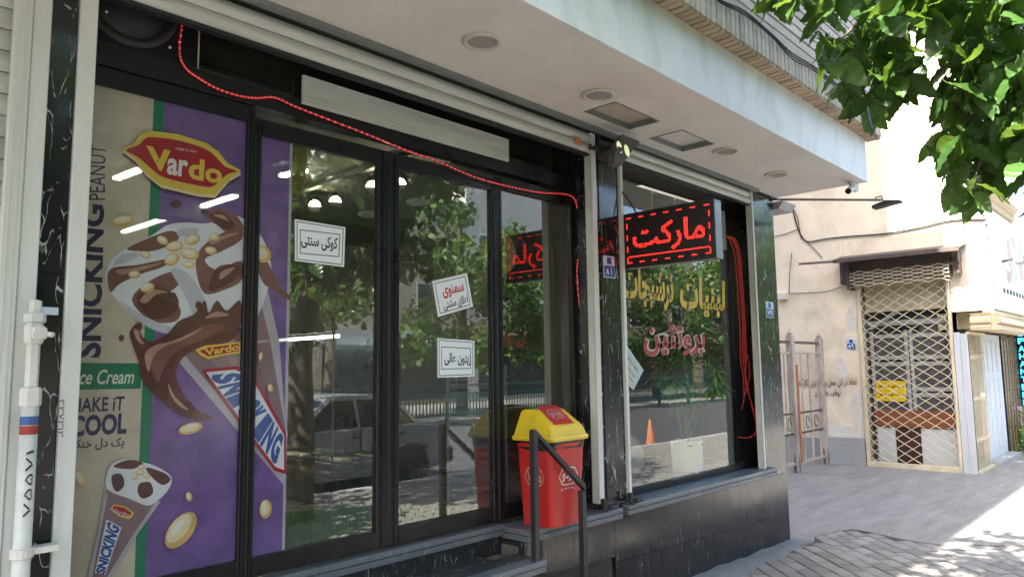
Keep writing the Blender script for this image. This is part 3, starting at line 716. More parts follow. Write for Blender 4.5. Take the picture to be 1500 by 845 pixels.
for a in ((256, 361, 13, 8, -10), (278, 372, 14, 9, 10), (252, 380, 12, 9, -30), (282, 351, 12, 8, -20), (216, 421, 11, 7, -15), (238, 352, 9, 6, 30), (314, 348, 8, 6, 0), (197, 402, 9, 6, 0), (213, 373, 8, 5, 20), (309, 367, 9, 6, 10), (277, 388, 9, 5, 5), (384, 372, 14, 12, 40)): nut(*a, par=scoop)
spl = fp([(190, 487), (203, 474), (208, 492), (222, 500), (245, 489), (262, 470), (285, 460), (300, 440), (306, 458), (318, 440), (332, 455), (352, 440), (352, 480), (336, 500), (300, 508), (272, 520), (258, 545), (268, 575), (290, 600), (312, 612), (288, 615), (262, 606), (240, 590), (222, 574), (208, 556), (203, 530), (196, 510)], 'film_choc', 'print_splash', 4)
fp([(222, 510), (262, 496), (300, 476), (330, 478), (300, 496), (262, 512), (240, 540), (232, 560), (222, 540)], 'film_choc2', par=spl, sm=4)
for P in ([(212, 520), (226, 506), (250, 500), (280, 488), (300, 478), (272, 496), (240, 508), (224, 524), (218, 545)], [(246, 560), (256, 580), (276, 600), (262, 594), (250, 578)], [(300, 466), (318, 456), (336, 462), (318, 464)], [(196, 484), (203, 480), (205, 494), (212, 504), (202, 500)]): fp(P, 'film_gloss', 'print_gloss', 4, par=spl)
for a in ((178, 495, 4, 5, 0), (291, 447, 5, 6, 0), (313, 421, 4, 5, 0), (254, 432, 4, 4, 0), (203, 478, 6, 6, 0), (258, 299, 8, 5, 0), (300, 310, 6, 4, 0)): fp(ell(*a), 'film_choc', 'print_drop')
lab = fp([(296, 541), (347, 536), (373, 550), (419, 634), (419, 694), (402, 689), (345, 612)], 'film_red', 'print_label')
fp([(302, 545), (345, 541), (369, 554), (416, 637), (416, 688), (403, 683), (347, 606)], 'film_white', par=lab)
ft('SNICKING', [(311, 545), (414, 662), (404, 684), (305, 549)][0:1]+[(415, 640), (414, 688), (308, 552)], 'film_blue', bold=.05, par=lab) if False else None
# letters of the slanted label, wider towards the viewer's left
for k, ch in enumerate('SNICKING'):
    t0, t1 = k/8, (k+.9)/8
    A = Vector((352, 545)).lerp(Vector((417, 640)), t0); A2 = Vector((352, 545)).lerp(Vector((417, 640)), t1)
    D = Vector((306, 549)).lerp(Vector((405, 684)), t0); D2 = Vector((306, 549)).lerp(Vector((405, 684)), t1)
    ft(ch, [tuple(A), tuple(A2), tuple(D2), tuple(D)], 'film_blue', bold=.06, par=lab)
lg = fp([(286, 512), (300, 506), (330, 503), (352, 500), (352, 517), (330, 520), (305, 526), (293, 520)], 'film_gold'); fp([(292, 514), (305, 509), (350, 503), (350, 514), (305, 522)], 'film_red', par=lg); ft('Vardo', [(299, 511), (350, 502), (350, 513), (301, 521)], 'film_gold', bold=.03, par=lg)
# the small cone
c2 = fp([(158, 715), (176, 720), (215, 738), (236, 733), (196, 790), (163, 846), (128, 846), (143, 780)], 'film_mauve', 'print_cone')
fp([(153, 722), (158, 724), (143, 800), (135, 846), (128, 846), (143, 780)], 'film_silver', par=c2); fp([(236, 733), (229, 733), (190, 790), (156, 846), (163, 846), (196, 790)], 'film_silver', par=c2)
s2 = fp([(158, 690), (167, 678), (183, 672), (207, 676), (230, 683), (251, 698), (247, 716), (232, 732), (216, 740), (190, 730), (157, 716)], 'film_white', 'print_scoop', 3)
for P in ([(166, 682), (188, 673), (210, 678), (196, 686), (178, 686)], [(214, 684), (240, 692), (250, 702), (238, 710), (222, 698)], [(164, 696), (178, 694), (182, 710), (172, 720), (165, 712)], [(204, 708), (220, 706), (224, 722), (210, 730), (202, 722)]): fp(P, 'film_choc', 'print_sauce', 3, par=s2)
for a in ((205, 692, 7, 4, 0), (214, 696, 6, 4, 40), (198, 698, 5, 4, -30), (207, 684, 5, 4, 0)): nut(*a, par=s2)
l2 = fp([(161, 745), (167, 738), (183, 741), (197, 751), (190, 760), (175, 756)], 'film_gold', par=c2); fp([(163, 745), (168, 740), (182, 743), (193, 751), (188, 757), (176, 754)], 'film_red', par=c2); ft('Vardo', [(165, 743), (190, 751), (188, 757), (164, 750)], 'film_white', par=c2)
fp([(156, 760), (178, 772), (154, 841), (139, 838)], 'film_white', par=c2)
ft('SNICKING', [(140, 838), (158, 762), (176, 773), (153, 841)], 'film_blue', bold=.05, par=c2)
# stray nuts and the logo cartouche
for a in ((265, 776, 32, 17, -52), (389, 745, 14, 9, 95), (279, 627, 18, 8, -15), (277, 727, 7, 5, 80), (372, 328, 8, 4, 85), (382, 522, 7, 3, 100), (396, 568, 6, 4, 80), (118, 700, 14, 8, 60), (180, 323, 17, 8, -10)): nut(*a)
for k, dy in enumerate((7, 4, 0)):
    P = [(179, 219+dy), (196, 211+dy), (205, 197+dy), (222, 192+dy), (262, 197+dy), (303, 210+dy), (320, 222+dy), (333, 239+dy), (352, 249+dy), (352, 253+dy), (336, 262+dy), (315, 286+dy), (290, 284+dy), (236, 271+dy), (214, 254+dy), (199, 234+dy)]
    logo = fp(P, ('film_choc', 'film_pale', 'film_gold')[k], 'print_cartouche')
fp([(184, 220), (202, 213), (213, 203), (224, 201), (262, 206), (300, 218), (316, 230), (330, 244), (347, 251), (332, 256), (312, 273), (290, 272), (240, 260), (220, 246), (203, 231)], 'film_red', 'print_cartouche', 3, par=logo)
ft('V', [(214, 213), (250, 221), (246, 253), (224, 248)], 'film_gold', bold=.05, par=logo); ft('ar', [(246, 231), (276, 236), (274, 261), (244, 255)], 'film_cream', bold=.03, par=logo); ft('do', [(277, 229), (328, 242), (324, 270), (276, 262)], 'film_gold', bold=.03, par=logo)
ft('make it cool', [(258, 215), (288, 220), (287, 224), (257, 219)], 'film_cream', par=logo)
fp(ell(230, 236, 1, 1, 0), 'film_red', par=logo)

def squiggle(name, q, mat, par, seed=1, width=.0):
    rn = random.Random(seed); A, B_, C_, D_ = [Vector(p) for p in q]; L = (B_-A).length; h = (D_-A).length; n = 34; P = []
    for i in range(n+1):
        if i % 8 == 7: P.append(None); continue
        P.append(bil(q, i/n, .5+.33*noise.noise((i*.9, seed*3.1, 0))*1.6))
    m = MB(); nrm_ = (B_-A).cross(D_-A).normalized()
    for a, b in zip(P, P[1:]):
        if a is None or b is None: continue
        m.bar(a, b, h*.13, .0008, up=nrm_)
    return m.build(name, mat, par)
# ------------------------------------------------------------------ paper notices on the glass
def notice(label, quad, y, lines, border=None, tape=True, mat='paper'):
    c = onY(*quad[3], y); n = thing('paper_notice', label, 'notice', c)
    Q = qY(quad, y); m = MB(); P = [Vector(p) for p in Q]; m.add(P+[p+Vector((0, .0012, 0)) for p in P], [(0, 1, 2, 3), (7, 6, 5, 4), (0, 4, 5, 1), (1, 5, 6, 2), (2, 6, 7, 3), (3, 7, 4, 0)])
    m.build('sheet', mat, n)
    if border:
        cx = sum(p[0] for p in quad)/4; cy = sum(p[1] for p in quad)/4
        for sc in border:
            o_ = [((px-cx)*sc[0]+cx, (py-cy)*sc[1]+cy) for px, py in quad]; i_ = [((px-cx)*(sc[0]-.03)+cx, (py-cy)*(sc[1]-.04)+cy) for px, py in quad]
            P = qY(o_, y-.0006)+qY(i_, y-.0006); MB().add(P, [(k, (k+1) % 4, 4+(k+1) % 4, 4+k) for k in range(4)]).build('border_line', sc[2], n)
    for body, q, mt, b in lines: letters('writing', body, qY(q, y-.0008), mt, n, b)
    return n
YN = .196
notice('white notice in Persian near the top of the second door pane', [(432, 321), (506, 333), (504, 391), (432, 382)], YN, [('کوکی سنتی', [(441, 341), (495, 348), (494, 370), (441, 363)], 'ink_black', .025)], [(.93, .92, 'ink_black'), (.80, .58, 'ink_black')])
notice('tilted white notice with red and black Persian writing on the third pane', [(633, 412), (684, 400), (693, 449), (642, 464)], YN, [('سمنوی', [(647, 421), (678, 414), (681, 431), (650, 438)], 'ink_red', .03), ('اعلای مشتی', [(648, 441), (684, 431), (687, 446), (651, 456)], 'ink_black', .02)], [(.88, .86, 'ink_black')])
notice('white notice below the tilted one on the third door pane', [(641, 495), (695, 499), (695, 551), (641, 553)], YN, [('زیتون عالی', [(651, 516), (690, 518), (690, 536), (651, 535)], 'ink_black', .025)], [(.93, .92, 'ink_black'), (.80, .58, 'ink_black')])
nn = notice('small white notice turned on its corner inside the display window', [(916, 503), (943, 542), (928, 571), (914, 559)], .160, [], None)
for a, b, mt in (((920, 520), (935, 540), 'ink_blue'), ((918, 530), (931, 549), 'ink_red'), ((917, 542), (928, 556), 'ink_blue')):
    squiggle('writing', [onY(a[0], a[1], .1592), onY(b[0], b[1], .1592), onY(b[0]-2, b[1]+6, .1592), onY(a[0]-2, a[1]+6, .1592)], mt, nn, a[0])
# lettering on the display window
lt = thing('window_lettering', 'yellow Persian lettering across the display window', 'lettering', onY(985, 450, .149))
for bo, mt, y in ((.065, 'ink_black', .1492), (.042, 'vinyl_yellow', .1486)):
    letters('lettering_outline' if mt == 'ink_black' else 'lettering_fill', 'ترشیجات', qY([(913, 384), (987, 397), (987, 457), (913, 450)], y), mt, lt, bo)
    letters('lettering_outline' if mt == 'ink_black' else 'lettering_fill', 'لبنیات', qY([(996, 400), (1062, 412), (1062, 466), (996, 462)], y), mt, lt, bo)
lt2 = thing('window_lettering', 'red Persian lettering below the yellow words on the display window', 'lettering', onY(985, 520, .149))
for bo, mt, y in ((.06, 'vinyl_white', .1492), (.03, 'vinyl_red', .1486)):
    letters('lettering_outline' if mt == 'vinyl_white' else 'lettering_fill', 'پروتئین', qY([(943, 472), (1033, 478), (1033, 524), (943, 526)], y), mt, lt2, bo)
# number plates
def plate(label, P, out, num, flip8=False):
    # P: TL, TR, BR, BL 3-D, out: outward direction
    o = Vector(out); n = thing('number_plate', label, 'number plate', Vector(P[3]))
    P = [Vector(p) for p in P]; m = MB(); m.add([p+o*.004 for p in P]+P, [(3, 2, 1, 0), (0, 1, 5, 4), (1, 2, 6, 5), (2, 3, 7, 6), (3, 0, 4, 7)]); m.build('plate', 'plate_light', n)
    q = [bil(P, .05, .55), bil(P, .95, .55), bil(P, .95, .04), bil(P, .05, .04)]; MB().add([p+o*.005 for p in q], [(3, 2, 1, 0)]).build('field', 'plate_blue', n)
    w = .9/len(num)
    for k, ch in enumerate(num):
        a = .18+k*.34
        qq = [bil(P, a, .47), bil(P, a+.26, .47), bil(P, a+.26, .12), bil(P, a, .12)]
        if ch == '۱': qq = [bil(P, a+.08, .47), bil(P, a+.17, .47), bil(P, a+.17, .12), bil(P, a+.08, .12)]
        letters('numeral', '۷' if ch == '۸' else ch, [p+o*.006 for p in qq], 'paper', n, .03, flip=(ch == '۸'))
    q = [bil(P, .3, .93), bil(P, .7, .93), bil(P, .7, .62), bil(P, .3, .62)]; MB().add([p+o*.005 for p in q], [(3, 2, 1, 0)]).build('crest', 'plate_blue', n)
plate('small blue number plate on the marble pillar between doors and window', qY([(883, 374), (899, 376), (901, 408), (884, 406)], -.003), (0, -1, 0), '۸۱')
plate('small blue number plate on the marble corner pillar', qY([(1121, 441), (1132, 443), (1133, 466), (1122, 465)], -.003), (0, -1, 0), '۷۹')

# ================================================================== FIXTURES ON THE SHOP
for (px, py), lb in zip(((706, 61), (876, 139), (1063, 221), (1138, 255)), ('round recessed soffit light nearest the camera, largest of the four', 'round recessed soffit light beside the brown hatch', 'round recessed soffit light just right of the pale hatch', 'round recessed soffit light nearest the building corner')):
    p = onZ(px, py, 3.188); d = thing('soffit_light', lb, 'light', p, 0, 'recessed soffit lights')
    MB().lathe([(.098, .0), (.098, -.006), (.09, -.012), (.078, -.012), (.074, -.004), (.074, .0)], (0, 0, 0), 40).build('trim_ring', 'cream_trim', d, smooth=True, local=True)
    MB().lathe([(.0739, -.0035), (.0001, -.0036)], (0, 0, 0), 32).build('lens', 'lens_grey', d, local=True)
# projecting dot-matrix sign, square to the facade
SX = 4.20
led = thing('led_sign', 'projecting black sign with red dotted Persian lettering beside the pillar', 'sign', (SX, -.35, 2.28))
y0, y1, z0, z1 = -.705, -.012, 2.275, 2.655
m = MB(); m.box(SX+.012, SX+.10, y0+.002, y1, z0+.002, z1-.002); m.build('case', 'led_case', led)
m = MB(); m.box(SX, SX+.0115, y0, y1, z0, z1); m.build('front_bezel', 'led_board', led)
NC, NR = 64, 32
py0, py1, pz0, pz1 = y1-.03, y0+.03, z0+.03, z1-.03
v, f = text2d('مارکت', .015)
tris = []
for q in f:
    for k in range(1, len(q)-1): tris.append((v[q[0]], v[q[k]], v[q[k+1]]))
grid = [[False]*NR for _ in range(NC)]
c0, c1, r0, r1 = 5, 60, 6, 26
def hit(u, w):
    for a, b, c in tris:
        d1 = (u-b[0])*(a[1]-b[1])-(a[0]-b[0])*(w-b[1]); d2 = (u-c[0])*(b[1]-c[1])-(b[0]-c[0])*(w-c[1]); d3 = (u-a[0])*(c[1]-a[1])-(c[0]-a[0])*(w-a[1])
        if not ((d1 < 0 or d2 < 0 or d3 < 0) and (d1 > 0 or d2 > 0 or d3 > 0)): return True
    return False
for i in range(c0, c1):
    for j in range(r0, r1):
        grid[i][j] = any(hit((i-c0+a)/(c1-c0), (j-r0+b)/(r1-r0)) for a, b in ((.5, .5), (.4, .4)))
for i in range(NC):
    if i % 10 < 4: grid[i][0] = True; grid[i][NR-1] = True
    if 0 < i < NC-1: grid[i][4] = True
for j in range(NR):
    if j % 8 < 4: grid[0][j] = True; grid[NC-1][j] = True
on, off_ = MB(), MB()
for i in range(NC):
    for j in range(NR):
        yy = py0+(py1-py0)*(i+.5)/NC; zz = pz0+(pz1-pz0)*(j+.5)/NR; r = .0030 if grid[i][j] else .0025
        (on if grid[i][j] else off_).add([(SX-.001, yy-r, zz-r), (SX-.001, yy+r, zz-r), (SX-.001, yy+r, zz+r), (SX-.001, yy-r, zz+r)], [(0, 1, 2, 3)])
tag(on.build('lit_dots', 'led_red', led), kind='stuff'); tag(off_.build('unlit_dots', 'led_dull', led), kind='stuff')
MB().tube([(SX+.08, -.66, z1), (SX+.08, -.66, z1+.02), (SX+.08, -.63, z1+.025)], .006, 6).build('eyelet', 'rubber_black', led)
MB().tube([(SX+.05, -.1, z1-.002), (SX+.02, -.06, z1+.09), (SX-.01, -.02, z1+.16)], .005, 6).build('cable', 'cable_black', led)
# floodlight
fl = thing('floodlight', 'black floodlight with two round lamps at the top of the pillar', 'floodlight', onY(880, 235, -.03))
P4 = [onY(912, 197, -.22), onY(937, 207, -.20), onY(911, 242, -.26), onY(900, 239, -.27), onY(901, 225, -.26)]
ctr = sum(P4, Vector())/5; nrm = (P4[1]-P4[0]).cross(P4[2]-P4[0]).normalized()
if nrm.dot(CAM-ctr) < 0: nrm = -nrm
MB().add(P4+[p-nrm*.05 for p in P4], [(0, 1, 2, 3, 4), (9, 8, 7, 6, 5)]+[(k, 5+k, 5+(k+1) % 5, (k+1) % 5) for k in range(5)]).build('body', 'flood_grey', fl)
ax = (P4[1]-P4[0]).normalized(); ay = nrm.cross(ax)
for px, py in ((907, 216), (918, 221)):
    d = ray(px, py); t_ = (P4[0]-CAM).dot(nrm)/d.dot(nrm); c = CAM+d*t_+nrm*.002
    MB().add([c+ax*.034*math.cos(2*math.pi*k/16)+ay*.042*math.sin(2*math.pi*k/16) for k in range(16)], [tuple(range(16))]).build('lamp', 'flood_led', fl)
b0 = onY(880, 225, -.012)
m = MB(); m.bar((b0.x, -.005, b0.z), (b0.x, -.12, b0.z+.02), .05, .03); m.bar((b0.x, -.12, b0.z+.02), tuple(ctr-nrm*.05), .04, .03); m.box(b0.x-.05, b0.x+.05, -.03, -.004, b0.z-.05, b0.z+.07, bev=.006); m.build('bracket', 'rubber_black', fl)
# rope light over and beside the doors
def pxpath(pts, y, jit=0): return [onY(px, py, y+random.uniform(-jit, jit)) for px, py in [(p.x, p.y) for p in smoothpoly([(*q, 0) for q in pts], 5, False)]]
def ropelight(name, label, path, r=.0046, bead=.0049, step=3, mats=('rope_tube', 'rope_red')):
    o = thing(name, label, 'rope light', path[-1])
    MB().tube(path, r, 6).build('tube', mats[0], o, smooth=True)
    m = MB(); L = 0
    for a, b in zip(path, path[1:]):
        n = max(1, int((b-a).length/.022))
        for k in range(n):
            c = a.lerp(b, k/n); e = a.lerp(b, min(1, (k+.25)/n)); m.tube([c, e], bead, 5)
    tag(m.build('diodes', mats[1], o), kind='stuff'); return o
ropelight('rope_light', 'red rope light draped along the top and side of the glass doors',
    pxpath([(266, 38), (263, 78), (272, 100), (290, 114), (318, 130), (352, 141), (378, 144), (402, 143), (432, 156), (470, 171), (520, 190), (560, 206), (600, 222), (640, 236), (672, 250), (700, 261), (740, 272), (790, 282), (822, 284), (838, 288), (845, 302), (848, 340), (848, 372), (845, 396), (848, 440), (852, 480), (851, 520), (852, 560), (858, 600), (863, 640), (863, 670), (857, 686)], .158, .003))
rp = thing('rope_light', 'bundle of red rope light hanging inside the right edge of the display window', 'rope light', onY(1090, 640, .2))
for k, (dx, end) in enumerate(((0, [(1100, 590), (1108, 625), (1100, 640), (1080, 640)]), (4, [(1092, 560), (1104, 600), (1112, 630), (1096, 640)]), (-4, [(1088, 545), (1090, 580), (1086, 600)]), (2, [(1095, 520), (1098, 550), (1090, 580)]))):
    pth = pxpath([(1057+(k*3), 347), (1072+dx, 350), (1080+dx, 372), (1084+dx, 420), (1088+dx, 480), (1089+dx, 530)]+end, .2+k*.008, .002)
    MB().tube(pth, .0045, 6).build('tube', 'rope_tube', rp, smooth=True)
    m = MB()
    for a, b in zip(pth, pth[1:]):
        n = max(1, int((b-a).length/.02))
        for q in range(n): m.tube([a.lerp(b, q/n), a.lerp(b, (q+.45)/n)], .0049, 5)
    tag(m.build('diodes', 'rope_dim', rp), kind='stuff')

# litter bin on the ledge
bn = thing('litter_bin', 'red litter bin with yellow swing lid on the marble ledge', 'bin', (3.405, .010, .694), math.radians(0)); bn.scale = (1., .88, 1.)
def frus(m, a0, b0, z0_, a1, b1, z1_, r=.25):
    def ring(a, b, z):
        c = min(a, b)*r; P = []
        for sx, sy, st in ((1, 1, 0), (-1, 1, 90), (-1, -1, 180), (1, -1, 270)):
            for k in range(4):
                t = math.radians(st+k*30); P.append((sx*(a-c)+c*math.cos(t), sy*(b-c)+c*math.sin(t), z))
        return P
    return ring(a0, b0, z0_)+ring(a1, b1, z1_)
m = MB(); R_ = frus(m, .135, .135, 0, .160, .160, .45)
m.add(R_, [(k, (k+1) % 16, 16+(k+1) % 16, 16+k) for k in range(16)]+[tuple(range(16))[::-1]])
R_ = frus(m, .162, .162, .45, .164, .164, .47); m.add(R_, [(k, (k+1) % 16, 16+(k+1) % 16, 16+k) for k in range(16)]+[tuple(range(16))[::-1], tuple(range(16, 32))])
body = m.build('bucket', 'bin_red', bn, local=True)
m = MB(); R_ = frus(m, .160, .160, .435, .168, .168, .492); R_ = [(x*(1+.012*math.sin(i*5.1)), y*(1+.012*math.cos(i*3.7)), z+(.008*math.sin(i*2.3) if i < 16 else 0)) for i, (x, y, z) in enumerate(R_)]
m.add(R_, [(k, (k+1) % 16, 16+(k+1) % 16, 16+k) for k in range(16)]); m.build('bin_liner', 'bag_black', bn, local=True)
m = MB(); R_ = frus(m, .180, .180, .485, .185, .185, .500, .18)+frus(m, .185, .185, .500, .178, .178, .512, .18)[16:]
m.add(R_, [(k, (k+1) % 16, 16+(k+1) % 16, 16+k) for k in range(16)]+[(16+k, 16+(k+1) % 16, 32+(k+1) % 16, 32+k) for k in range(16)]+[tuple(range(16))[::-1]])
prof = [(.168, .5), (.135, .645), (.115, .662), (.03, .664), (-.005, .655), (-.135, .568), (-.150, .552), (-.165, .5)]
def lx(z): return .168-.045*(z-.5)/.165
n = len(prof); V = [(-lx(z), y, z) for y, z in prof]+[(lx(z), y, z) for y, z in prof]
m.add(V, [tuple(range(n)), tuple(range(n, 2*n))[::-1]]+[(k, n+k, n+k+1, k+1) for k in range(n-1)])
lid = m.build('lid', 'bin_yellow', bn, local=True)
sl_ = Vector((0, -.13, -.087)).normalized(); up_ = Vector((0, -.087, .13)).normalized(); base = Vector((0, -.07, .6115))
def onlid(x, s_, h=.004): return base+Vector((x, 0, 0))+sl_*s_+up_*h
m = MB(); m.add([onlid(x, s_, h) for h in (.0, .006) for x, s_ in ((-.088, -.115), (.088, -.115), (.088, .062), (-.088, .062))], [(4, 5, 6, 7), (0, 1, 5, 4), (1, 2, 6, 5), (2, 3, 7, 6), (3, 0, 4, 7)])
m.build('flap', 'bin_red', bn, local=True)
lens = [(-1, 0), (-.72, .42), (-.5, .5), (.5, .5), (.72, .42), (1, 0), (.72, -.42), (.5, -.5), (-.5, -.5), (-.72, -.42)]
def emblem(par, fn, sx, sz, mat, body, bold=.02):
    P = [fn(a*sx, b*sz) for a, b in lens]+[fn(a*sx*.93, b*sz*.88) for a, b in lens]; n = len(lens)
    MB().add(P, [(k, (k+1) % n, n+(k+1) % n, n+k) for k in range(n)]).build('emblem_outline', mat, par, local=True)
    v, f = text2d(body, bold); MB().add([fn((p[0]-.5)*1.35*sx, (p[1]-.5)*.62*sz) for p in v], f).build('emblem_lettering', mat, par, local=True)
tl_ = (.160-.135)/.45
emblem(body, lambda a, b: Vector((-(.135+tl_*(.28+b))-.0012, -a, .28+b)), .088, .10, 'print_grey', 'Vardo')
emblem(body, lambda a, b: Vector((a, -(.135+tl_*(.28+b))-.0012, .28+b)), .088, .10, 'print_white', 'وردو')
squiggle('small_print', [Vector((bx_, -(.135+tl_*bz_)-.0016, bz_)) for bx_, bz_ in ((-.07, .222), (.06, .222), (.06, .198), (-.07, .198))], 'print_white', None, 4).parent = body
emblem(lid, lambda a, b: onlid(a, -.03-b, .0075), .07, .09, 'print_grey', 'وردو')
# handrail
hr = thing('handrail', 'black square-tube handrail in front of the litter bin', 'handrail', (3.12, -.1, .57))
w_ = .034; yh = -.172
T1, T2 = onY(785, 633, yh), onY(853, 713, yh); x1_, x2_ = onY(783, 720, yh).x, onY(854, 780, yh).x; hw = w_/2
MB().box(x1_-hw, x1_+hw, yh-hw, yh+hw, .5705, T1.z-.02).build('post', 'rail_black', hr)
MB().box(x2_-hw, x2_+hw, yh-hw, yh+hw, -.005, T2.z-.02).build('post', 'rail_black', hr)
MB().prism([(x1_-hw, T1.z-.02), (x1_+hw, T1.z-.02), (x2_+hw, T2.z-.02), (x2_+hw, T2.z+.012), (x2_, T2.z+.03), (x1_, T1.z+.018), (x1_-hw, T1.z+.01)], 'y', yh-hw, yh+hw).build('sloping_rail', 'rail_black', hr)
# security camera under the soffit corner
sc_ = thing('security_camera', 'small white security camera under the soffit corner', 'camera', onZ(1245, 266, 3.188))
p = onZ(1247, 266, 3.188)
MB().lathe([(.03, 0), (.03, -.015), (.02, -.03), (.012, -.045)], p, 12).build('mount', 'pipe_white', sc_)
a = p+Vector((0, 0, -.06)); b = a+(CAM-a).normalized()*.1+Vector((0, .03, -.02))
MB().tube([b+(a-b)*1.3, b], .028, 12).build('housing', 'pipe_white', sc_, smooth=False); MB().tube([b+(a-b)*.02, b+(b-a).normalized()*.008], .0255, 12).build('lens', 'panel_black', sc_)
MB().box(p.x+.02, p.x+.13, p.y-.02, p.y+.03, 3.115, 3.186, bev=.006).build('junction_box', 'pipe_white', sc_)
# lamp on a long arm at the corner
la = thing('arm_lamp', 'lamp head at the end of a long brown arm at the building corner', 'lamp', (6.74, -.0, 3.12))
A0, A1 = onX(1135, 291, 6.80), onY(1283, 294, -.75)
A0 = Vector((6.74, .06, onX(1135, 290, 6.74).z)); A1 = onX(1290, 293, 7.9)
MB().tube([A0, A1], .012, 8).build('arm', 'rust_steel', la)
MB().box(A0.x, A0.x+.03, A0.y-.1, A0.y+.25, A0.z-.02, A0.z+.06).build('wall_plate', 'rust_steel', la)
MB().prism([(A0.y+.22, A0.z-.03), (A0.y-.15, A0.z-.03), (A0.y-.1, A0.z-.1), (A0.y+.22, A0.z-.1)], 'x', A0.x+.04, A0.x+.34).build('junction_box', 'grey_wood', la)
hd = A1+Vector((0, -.04, -.05))
MB().prism([(hd.y+.11, hd.z-.035), (hd.y+.11, hd.z-.005), (hd.y-.02, hd.z+.03), (hd.y-.15, hd.z+.012), (hd.y-.15, hd.z-.005)], 'x', hd.x-.06, hd.x+.06).build('lamp_head', 'rubber_black', la)
MB().tube([A1+Vector((0, .03, .0)), A1+Vector((0, .05, .03)), A1+Vector((0, -.01, .04)), A1+Vector((0, -.02, -.02))], .007, 6).build('yoke', 'rubber_black', la)
# cables lying along the brick band
cb = thing('cable_bundle', 'black cables sagging along the brick band above the fascia', 'cable', onY(1100, 50, -.97))
for k in range(3):
    pts = [(1030-k*6, -25), (1055, 0+k*2), (1090, 16+k*3), (1130, 50+k*2), (1160, 78+k*4), (1190, 96+k*3), (1225, 122+k*3), (1262, 150+k*2)]
    MB().tube(pxpath(pts, -.975-.008*k),   .0042, 6).build('cable', 'cable_black', cb, smooth=True)

# ================================================================== SHOP INTERIOR
ROOM = thing('shop_room', 'dim shop interior seen through the glass doors', 'interior', (3.5, 3, .72))
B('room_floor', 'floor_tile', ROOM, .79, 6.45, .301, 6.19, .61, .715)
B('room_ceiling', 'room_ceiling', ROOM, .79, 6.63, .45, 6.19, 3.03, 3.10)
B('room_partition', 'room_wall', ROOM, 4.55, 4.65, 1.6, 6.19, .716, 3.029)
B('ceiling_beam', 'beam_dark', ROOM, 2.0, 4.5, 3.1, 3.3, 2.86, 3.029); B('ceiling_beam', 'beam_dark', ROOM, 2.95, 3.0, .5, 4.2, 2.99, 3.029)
gm = thing('grass_mat', 'green artificial grass mat just inside the doors', 'mat', (2.4, .7, .716))
B('mat_base', 'grass_mat', gm, 1.6, 3.0, .32, 1.25, .716, .728)
m = MB()
for k in range(14000):
    x = random.uniform(1.6, 3.0); y = random.uniform(.32, 1.25); h = random.uniform(.02, .045); a = random.uniform(0, 6.28); dx, dy = math.cos(a)*.004, math.sin(a)*.004; lx_, ly_ = random.uniform(-.02, .02), random.uniform(-.02, .02)
    m.add([(x-dx, y-dy, .728), (x+dx, y+dy, .728), (x+lx_, y+ly_, .728+h)], [(0, 1, 2)])
tag(m.build('blades', 'grass_blade', gm), kind='stuff')
for (px, py), lb in zip(((461, 302), (491, 296), (546, 274), (585, 270)), ('lit spotlight lowest and leftmost on the shop ceiling', 'small dark spotlight turned aside on the ceiling track', 'lit spotlight seen at the right edge of the second pane', 'brightest lit spotlight at the left edge of the third pane')):
    p = onZ(px, py, 2.90); s_ = thing('spotlight', lb, 'spotlight', p, 0, 'ceiling spotlights in the shop')
    d = (Vector((2.0, 0, 1.6))-p).normalized()
    MB().tube([p-d*.10, p], .052, 14).build('can', 'rubber_black', s_); MB().tube([p-d*.05, p-d*.05+Vector((0, 0, .12))], .008, 6).build('stem', 'rubber_black', s_)
    lit = px != 491
    MB().lathe([(.0001, .05), (.024, .044), (.04, .026), (.047, 0)], (0, 0, 0), 14).build('bulb', 'lamp_warm' if lit else 'disc_warm', s_, local=True)
    s_.children[-1].matrix_parent_inverse = Matrix.Identity(4); s_.children[-1].rotation_euler = d.to_track_quat('Z', 'Y').to_euler()
for (px, py), lb in zip(((541, 314), (612, 296), (690, 277)), ('round flat ceiling light in the second pane', 'round flat ceiling light in the middle of the third pane', 'round flat ceiling light at the top of the third pane')):
    p = onZ(px, py, 3.02); s_ = thing('ceiling_light', lb, 'ceiling light', p, 0, 'round ceiling lights in the shop')
    MB().lathe([(.10, .01), (.10, -.012), (.09, -.015)], (0, 0, 0), 24).build('rim', 'pot_white', s_, local=True); MB().lathe([(.0899, -.014), (.0001, -.0142)], (0, 0, 0), 24).build('diffuser', 'disc_warm', s_, local=True)
for (a, b), lb in zip((((170, 262), (250, 232)), ((181, 340), (345, 287)), ((412, 258), (448, 250))), ('linear ceiling lamp showing through the poster logo', 'long linear ceiling lamp showing through the poster below the logo', 'short linear ceiling lamp just right of the poster')):
    p, q = onZ(*a, 2.98), onZ(*b, 2.98); s_ = thing('linear_lamp', lb, 'lamp', p, 0, 'linear lamps in the shop')
    MB().bar(p, q, .045, .02).build('tube', 'bar_warm', s_); MB().bar(p+Vector((0, 0, .02)), q+Vector((0, 0, .02)), .06, .018).build('fitting', 'pot_white', s_)
